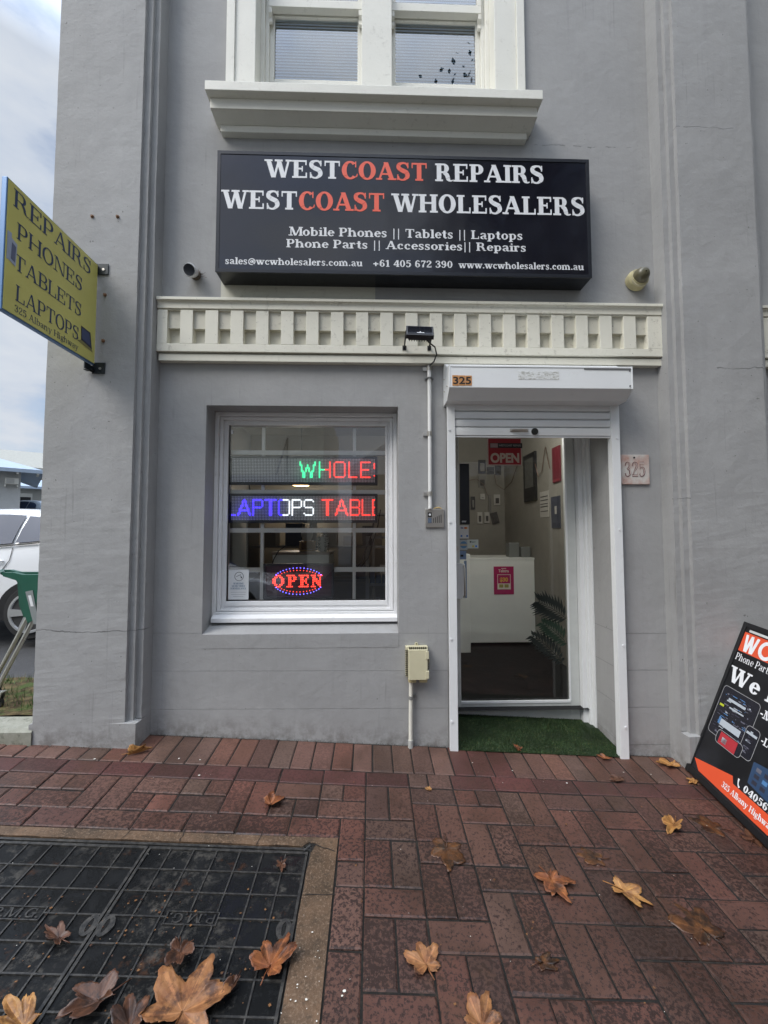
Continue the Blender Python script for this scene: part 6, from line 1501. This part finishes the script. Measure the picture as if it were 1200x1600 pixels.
def leaf(x, y, size, rot, mat, curl, label, seed, squash=1.0, fold=0, lift=.003, clip=None):
    rnd = random.Random(seed); b = MB(); rows = []; NR = 7; s = size*.60
    z0 = GZ(x, y)+lift
    if x < PX1 and y < PY1: z0 -= .006
    lob = [1+rnd.uniform(-.22, .12) for _ in range(8)]; ph = rnd.uniform(0, 6)
    zz = []
    for i in range(NR+1):
        f = i/NR; row = []
        for a, r_ in LO:
            k = lob[int((math.degrees(a)+180)/45) % 8]
            rr_ = r_*k*f*(1+ .05*noise.noise(Vector((a*6, seed, 0)))*f)
            u = rr_*math.sin(a)*squash; v = rr_*math.cos(a)-.15
            h = curl*.30*(f**2)*abs(math.sin(a*1.0+ph))+curl*.10*f*f*math.sin(a*5+ph)+.02*math.sin(a*5.8)*f
            h += fold*abs(u)*.9
            if fold: u *= (1-.35*fold)
            row.append((u, v, max(h, -.0)))
        rows.append(row)
    cr, sr = math.cos(rot), math.sin(rot); R_ = []
    for i, row in enumerate(rows):
        rr2 = []
        for (u, v, h) in row:
            X, Y = (u*cr-v*sr)*s, (u*sr+v*cr)*s
            rr2.append((x+X, y+Y, z0+h*s - .0573*X + .073*Y))
        R_.append(rr2)
    b2 = len(b.v); n = len(R_[0])
    for r__ in R_: b.v += r__
    for i in range(NR):
        for j in range(n-1):
            ang = math.degrees(LO[j][0]+.035); vein = min(abs(ang-t_) for t_ in (-112, -56, 0, 56, 112)) < 2.6 and i < NR-1
            sh = 1.45 if vein else .9+.2*rnd.random()
            b.f.append((b2+i*n+j, b2+i*n+j+1, b2+(i+1)*n+j+1, b2+(i+1)*n+j)); b.c.append((sh, sh, sh*.95)); b.m.append(0)
    # stalk
    st = [(0, -.15, .0), (.02, -.45, .03+curl*.1), (.08, -.75, .05+curl*.15)]
    b.tube([(x+(u*cr-v*sr)*s, y+(u*sr+v*cr)*s, z0+.003+h*s*.5-.0573*(u*cr-v*sr)*s+.073*(u*sr+v*cr)*s) for u, v, h in st], .0013, 5, True, (.8, .7, .6))
    b.nofix = True
    o = b.build('fallen_leaf', LM[mat], smooth=True); md = o.modifiers.new('Solidify', 'SOLIDIFY'); md.thickness = .0006
    tag(o, label, 'leaf', 'fallen plane leaves on the paving'); return o
G_ = 'fallen plane leaves on the paving'
leaf(-.550, -1.375, .27, R(-10), 'tan', .38, 'largest tan leaf, spread over the iron cover at the bottom of the photo', 1, 1.0, 0, .010)
leaf(-.325, -1.255, .18, R(-20), 'orange', .5, 'upright orange-brown leaf at the right rim of the iron cover', 2, .9, .3, .008)
leaf(-.985, -1.435, .18, R(65), 'gold', .6, 'yellow-edged leaf nearest the bottom left corner', 3, .7, .45, .012)
leaf(-.825, -1.385, .22, R(120), 'brown', .35, 'long brown leaf folded over beside the yellow-edged one', 4, .62, .5, .008)
leaf(-.690, -1.425, .14, R(30), 'brown', .5, 'dark curled leaf between the brown folded leaf and the large tan one', 5, .8, .3, .010)
leaf(-.625, -1.255, .12, R(200), 'brown', .9, 'small crumpled brown leaf just above the large tan leaf', 6, .9, .3, .014)
leaf(-.435, -1.330, .10, R(150), 'brown', .6, 'small dark leaf between the large tan and the orange-brown leaf', 7, .5, .4, .006)
leaf(-.376, -.895, .075, R(190), 'brown', .4, 'tiny brown leaf in the top corner of the iron cover', 8, .7, .2, .004)
leaf(-1.065, -1.195, .15, R(60), 'brown', .25, 'brown leaf lying flat beside the lifting lugs on the cover', 9, .45, .2, .004)
leaf(-.490, -.555, .135, R(-40), 'orange', .6, 'orange-brown leaf on the bricks behind the pit surround', 10, .85, .35, .006)
leaf(-1.350, -.205, .17, R(-62), 'gold', 1.0, 'golden curled leaf at the foot of the left pilaster', 11, .30, .7, .006)
leaf(.175, -1.243, .15, R(15), 'tan', .35, 'light brown leaf on the bricks at the bottom, right of the pit', 12, .95, .1, .005)
leaf(.330, -1.405, .16, R(-30), 'tan', .4, 'tan leaf cut by the bottom edge of the photo, right of centre', 13, .85, .2, .006)
leaf(.330, -.800, .205, R(170), 'dark', .10, 'dark wet maroon leaf stuck flat on the bricks in the middle', 14, .85, 0, .0022)
leaf(.748, -.940, .175, R(200), 'orange', .25, 'orange leaf with black blotches, left one of the pair in the middle right', 15, 1.0, .1, .005)
leaf(1.035, -.975, .20, R(235), 'gold', .22, 'pointed golden leaf, right one of the pair in the middle right', 16, .62, .15, .005)
leaf(1.492, -.607, .18, R(130), 'gold', .35, 'pale folded yellow leaf in front of the black A-frame sign', 17, .55, .5, .006)
leaf(1.690, -.590, .19, R(60), 'dark', .08, 'brown wet leaf flattened close to the foot of the A-frame sign', 18, .8, 0, .0022)
leaf(1.860, -.660, .19, R(-60), 'brown', .12, 'reddish wet leaf at the right edge, right below the A-frame sign', 19, .6, 0, .0024)
leaf(1.225, -1.090, .21, R(20), 'dark', .06, 'blackened leaf pressed flat, lowest one on the right side', 20, .9, 0, .0022)
leaf(.980, -.805, .16, R(75), 'dark', .05, 'dark wet leaf above the pointed golden leaf', 21, .6, 0, .0022)
leaf(.927, -.010, .075, R(10), 'orange', .9, 'little orange leaf on the front edge of the grass mat', 22, .9, .3, .012)
leaf(1.458, -.060, .10, R(80), 'orange', .5, 'orange-brown leaf on the bricks by the right door rail', 23, .6, .3, .006)
leaf(1.422, -.257, .11, R(100), 'brown', .3, 'brown leaf on the dark brick course right of the doorway', 24, .7, .2, .004)
leaf(1.840, -.105, .17, R(95), 'gold', .5, 'yellowish leaf against the foot of the right pilaster', 25, .55, .3, .006)
leaf(1.875, -.252, .10, R(110), 'gold', .3, 'small yellow leaf beside the A-frame sign corner', 26, .6, .2, .004)
leaf(.305, -.405, .045, R(40), 'gold', .5, 'tiny yellow leaf on the dark brick course below the junction box', 27, .8, .2, .003)
leaf(.590, -1.235, .13, R(-80), 'dark', .05, 'thin dark leaf smear between two bricks, bottom right of centre', 28, .5, 0, .0022)
leaf(-2.20, .20, .16, R(30), 'brown', .7, 'dead brown leaf on the weedy bed beside the left pilaster', 29, .7, .3, .03)
# leaf crumbs and stalks between the leaves
b = MB(); random.seed(77)
for _ in range(420):
    if random.random() < .55: x, y = random.uniform(-1.3, -.3), random.uniform(-1.48, -1.0)
    else: x, y = random.uniform(-.1, 2.0), random.uniform(-1.45, -.1)
    s = random.uniform(.0015, .006); a = random.uniform(0, 6.28); z = GZ(x, y)+(.003 if not (x < PX1 and y < PY1) else -.007)
    e1 = random.uniform(.4, 1); b.poly([(x+s*math.cos(a+k*1.4)*(1 if k % 2 else e1), y+s*math.sin(a+k*1.4)*(e1 if k % 2 else 1), z+random.uniform(0, .002)) for k in range(4)], random.choice([(.10,.045,.018), (.05,.022,.012), (.17,.08,.03), (.03,.018,.012)]))
b.nofix = True; o = b.build('leaf_crumbs', gmt.m); tag(o, 'brown leaf crumbs scattered over the bricks and covers', 'litter', None, 'stuff')
# white petals and grit
wp = flat('petal_white', (.62,.60,.54), .6); random.seed(31)
spots = [(-.085, -1.335, .007), (-.092, -1.348, .004), (-.20, -1.36, .005), (-1.10, -.235, .007), (-1.55, -.27, .008), (-.93, -.37, .007), (-.98, -.24, .006), (.60, -.16, .005), (1.10, -.31, .006), (1.50, -.19, .005), (1.66, -.20, .005), (.82, -.22, .005)]
spots += [(random.uniform(-.27, -.16), random.uniform(-1.42, -1.15), random.uniform(.0015, .004)) for _ in range(16)]
for i in range(60):
    spots.append((random.uniform(-1.6, 2.0), random.uniform(-1.5, -.1), random.uniform(.0010, .0026)))
b = MB()
for x, y, s in spots:
    a0 = random.uniform(0, 6); z = GZ(x, y)+(.004 if not (x < PX1 and y < PY1) else -.002)
    b.poly([(x+s*(.6+.5*random.random())*math.cos(a0+k*math.pi/3), y+s*(.5+.4*random.random())*math.sin(a0+k*math.pi/3), z) for k in range(6)])
b.nofix = True; o = b.build('petals_and_grit', wp); tag(o, 'white petals and grit scattered over the paving', 'litter', None, 'stuff')
# dirt and moss packed along the wall base
b = MB(); random.seed(41)
for _ in range(2600):
    x = random.uniform(-1.99, 1.95); y = -.004-abs(random.gauss(0, .010))
    if x < -1.38: y -= .165
    if .47 < x < 1.63: continue
    s = random.uniform(.001, .005); z = GZ(x, y)+.002; a = random.uniform(0, 6); v = Vector((math.cos(a), math.sin(a)*.6, random.uniform(0, 1.0))).normalized()*s; w = Vector((-math.sin(a), math.cos(a)*.5, random.uniform(0, .6)))*s
    b.poly([(x, y, z), tuple(Vector((x, y, z))+v), tuple(Vector((x, y, z))+v*.6+w)], random.choice([(.018,.014,.010), (.03,.022,.014), (.025,.03,.012)]))
b.nofix = True; o = b.build('joint_dirt', gmt.m); tag(o, 'dark dirt and moss along the foot of the wall', 'dirt', None, 'stuff')
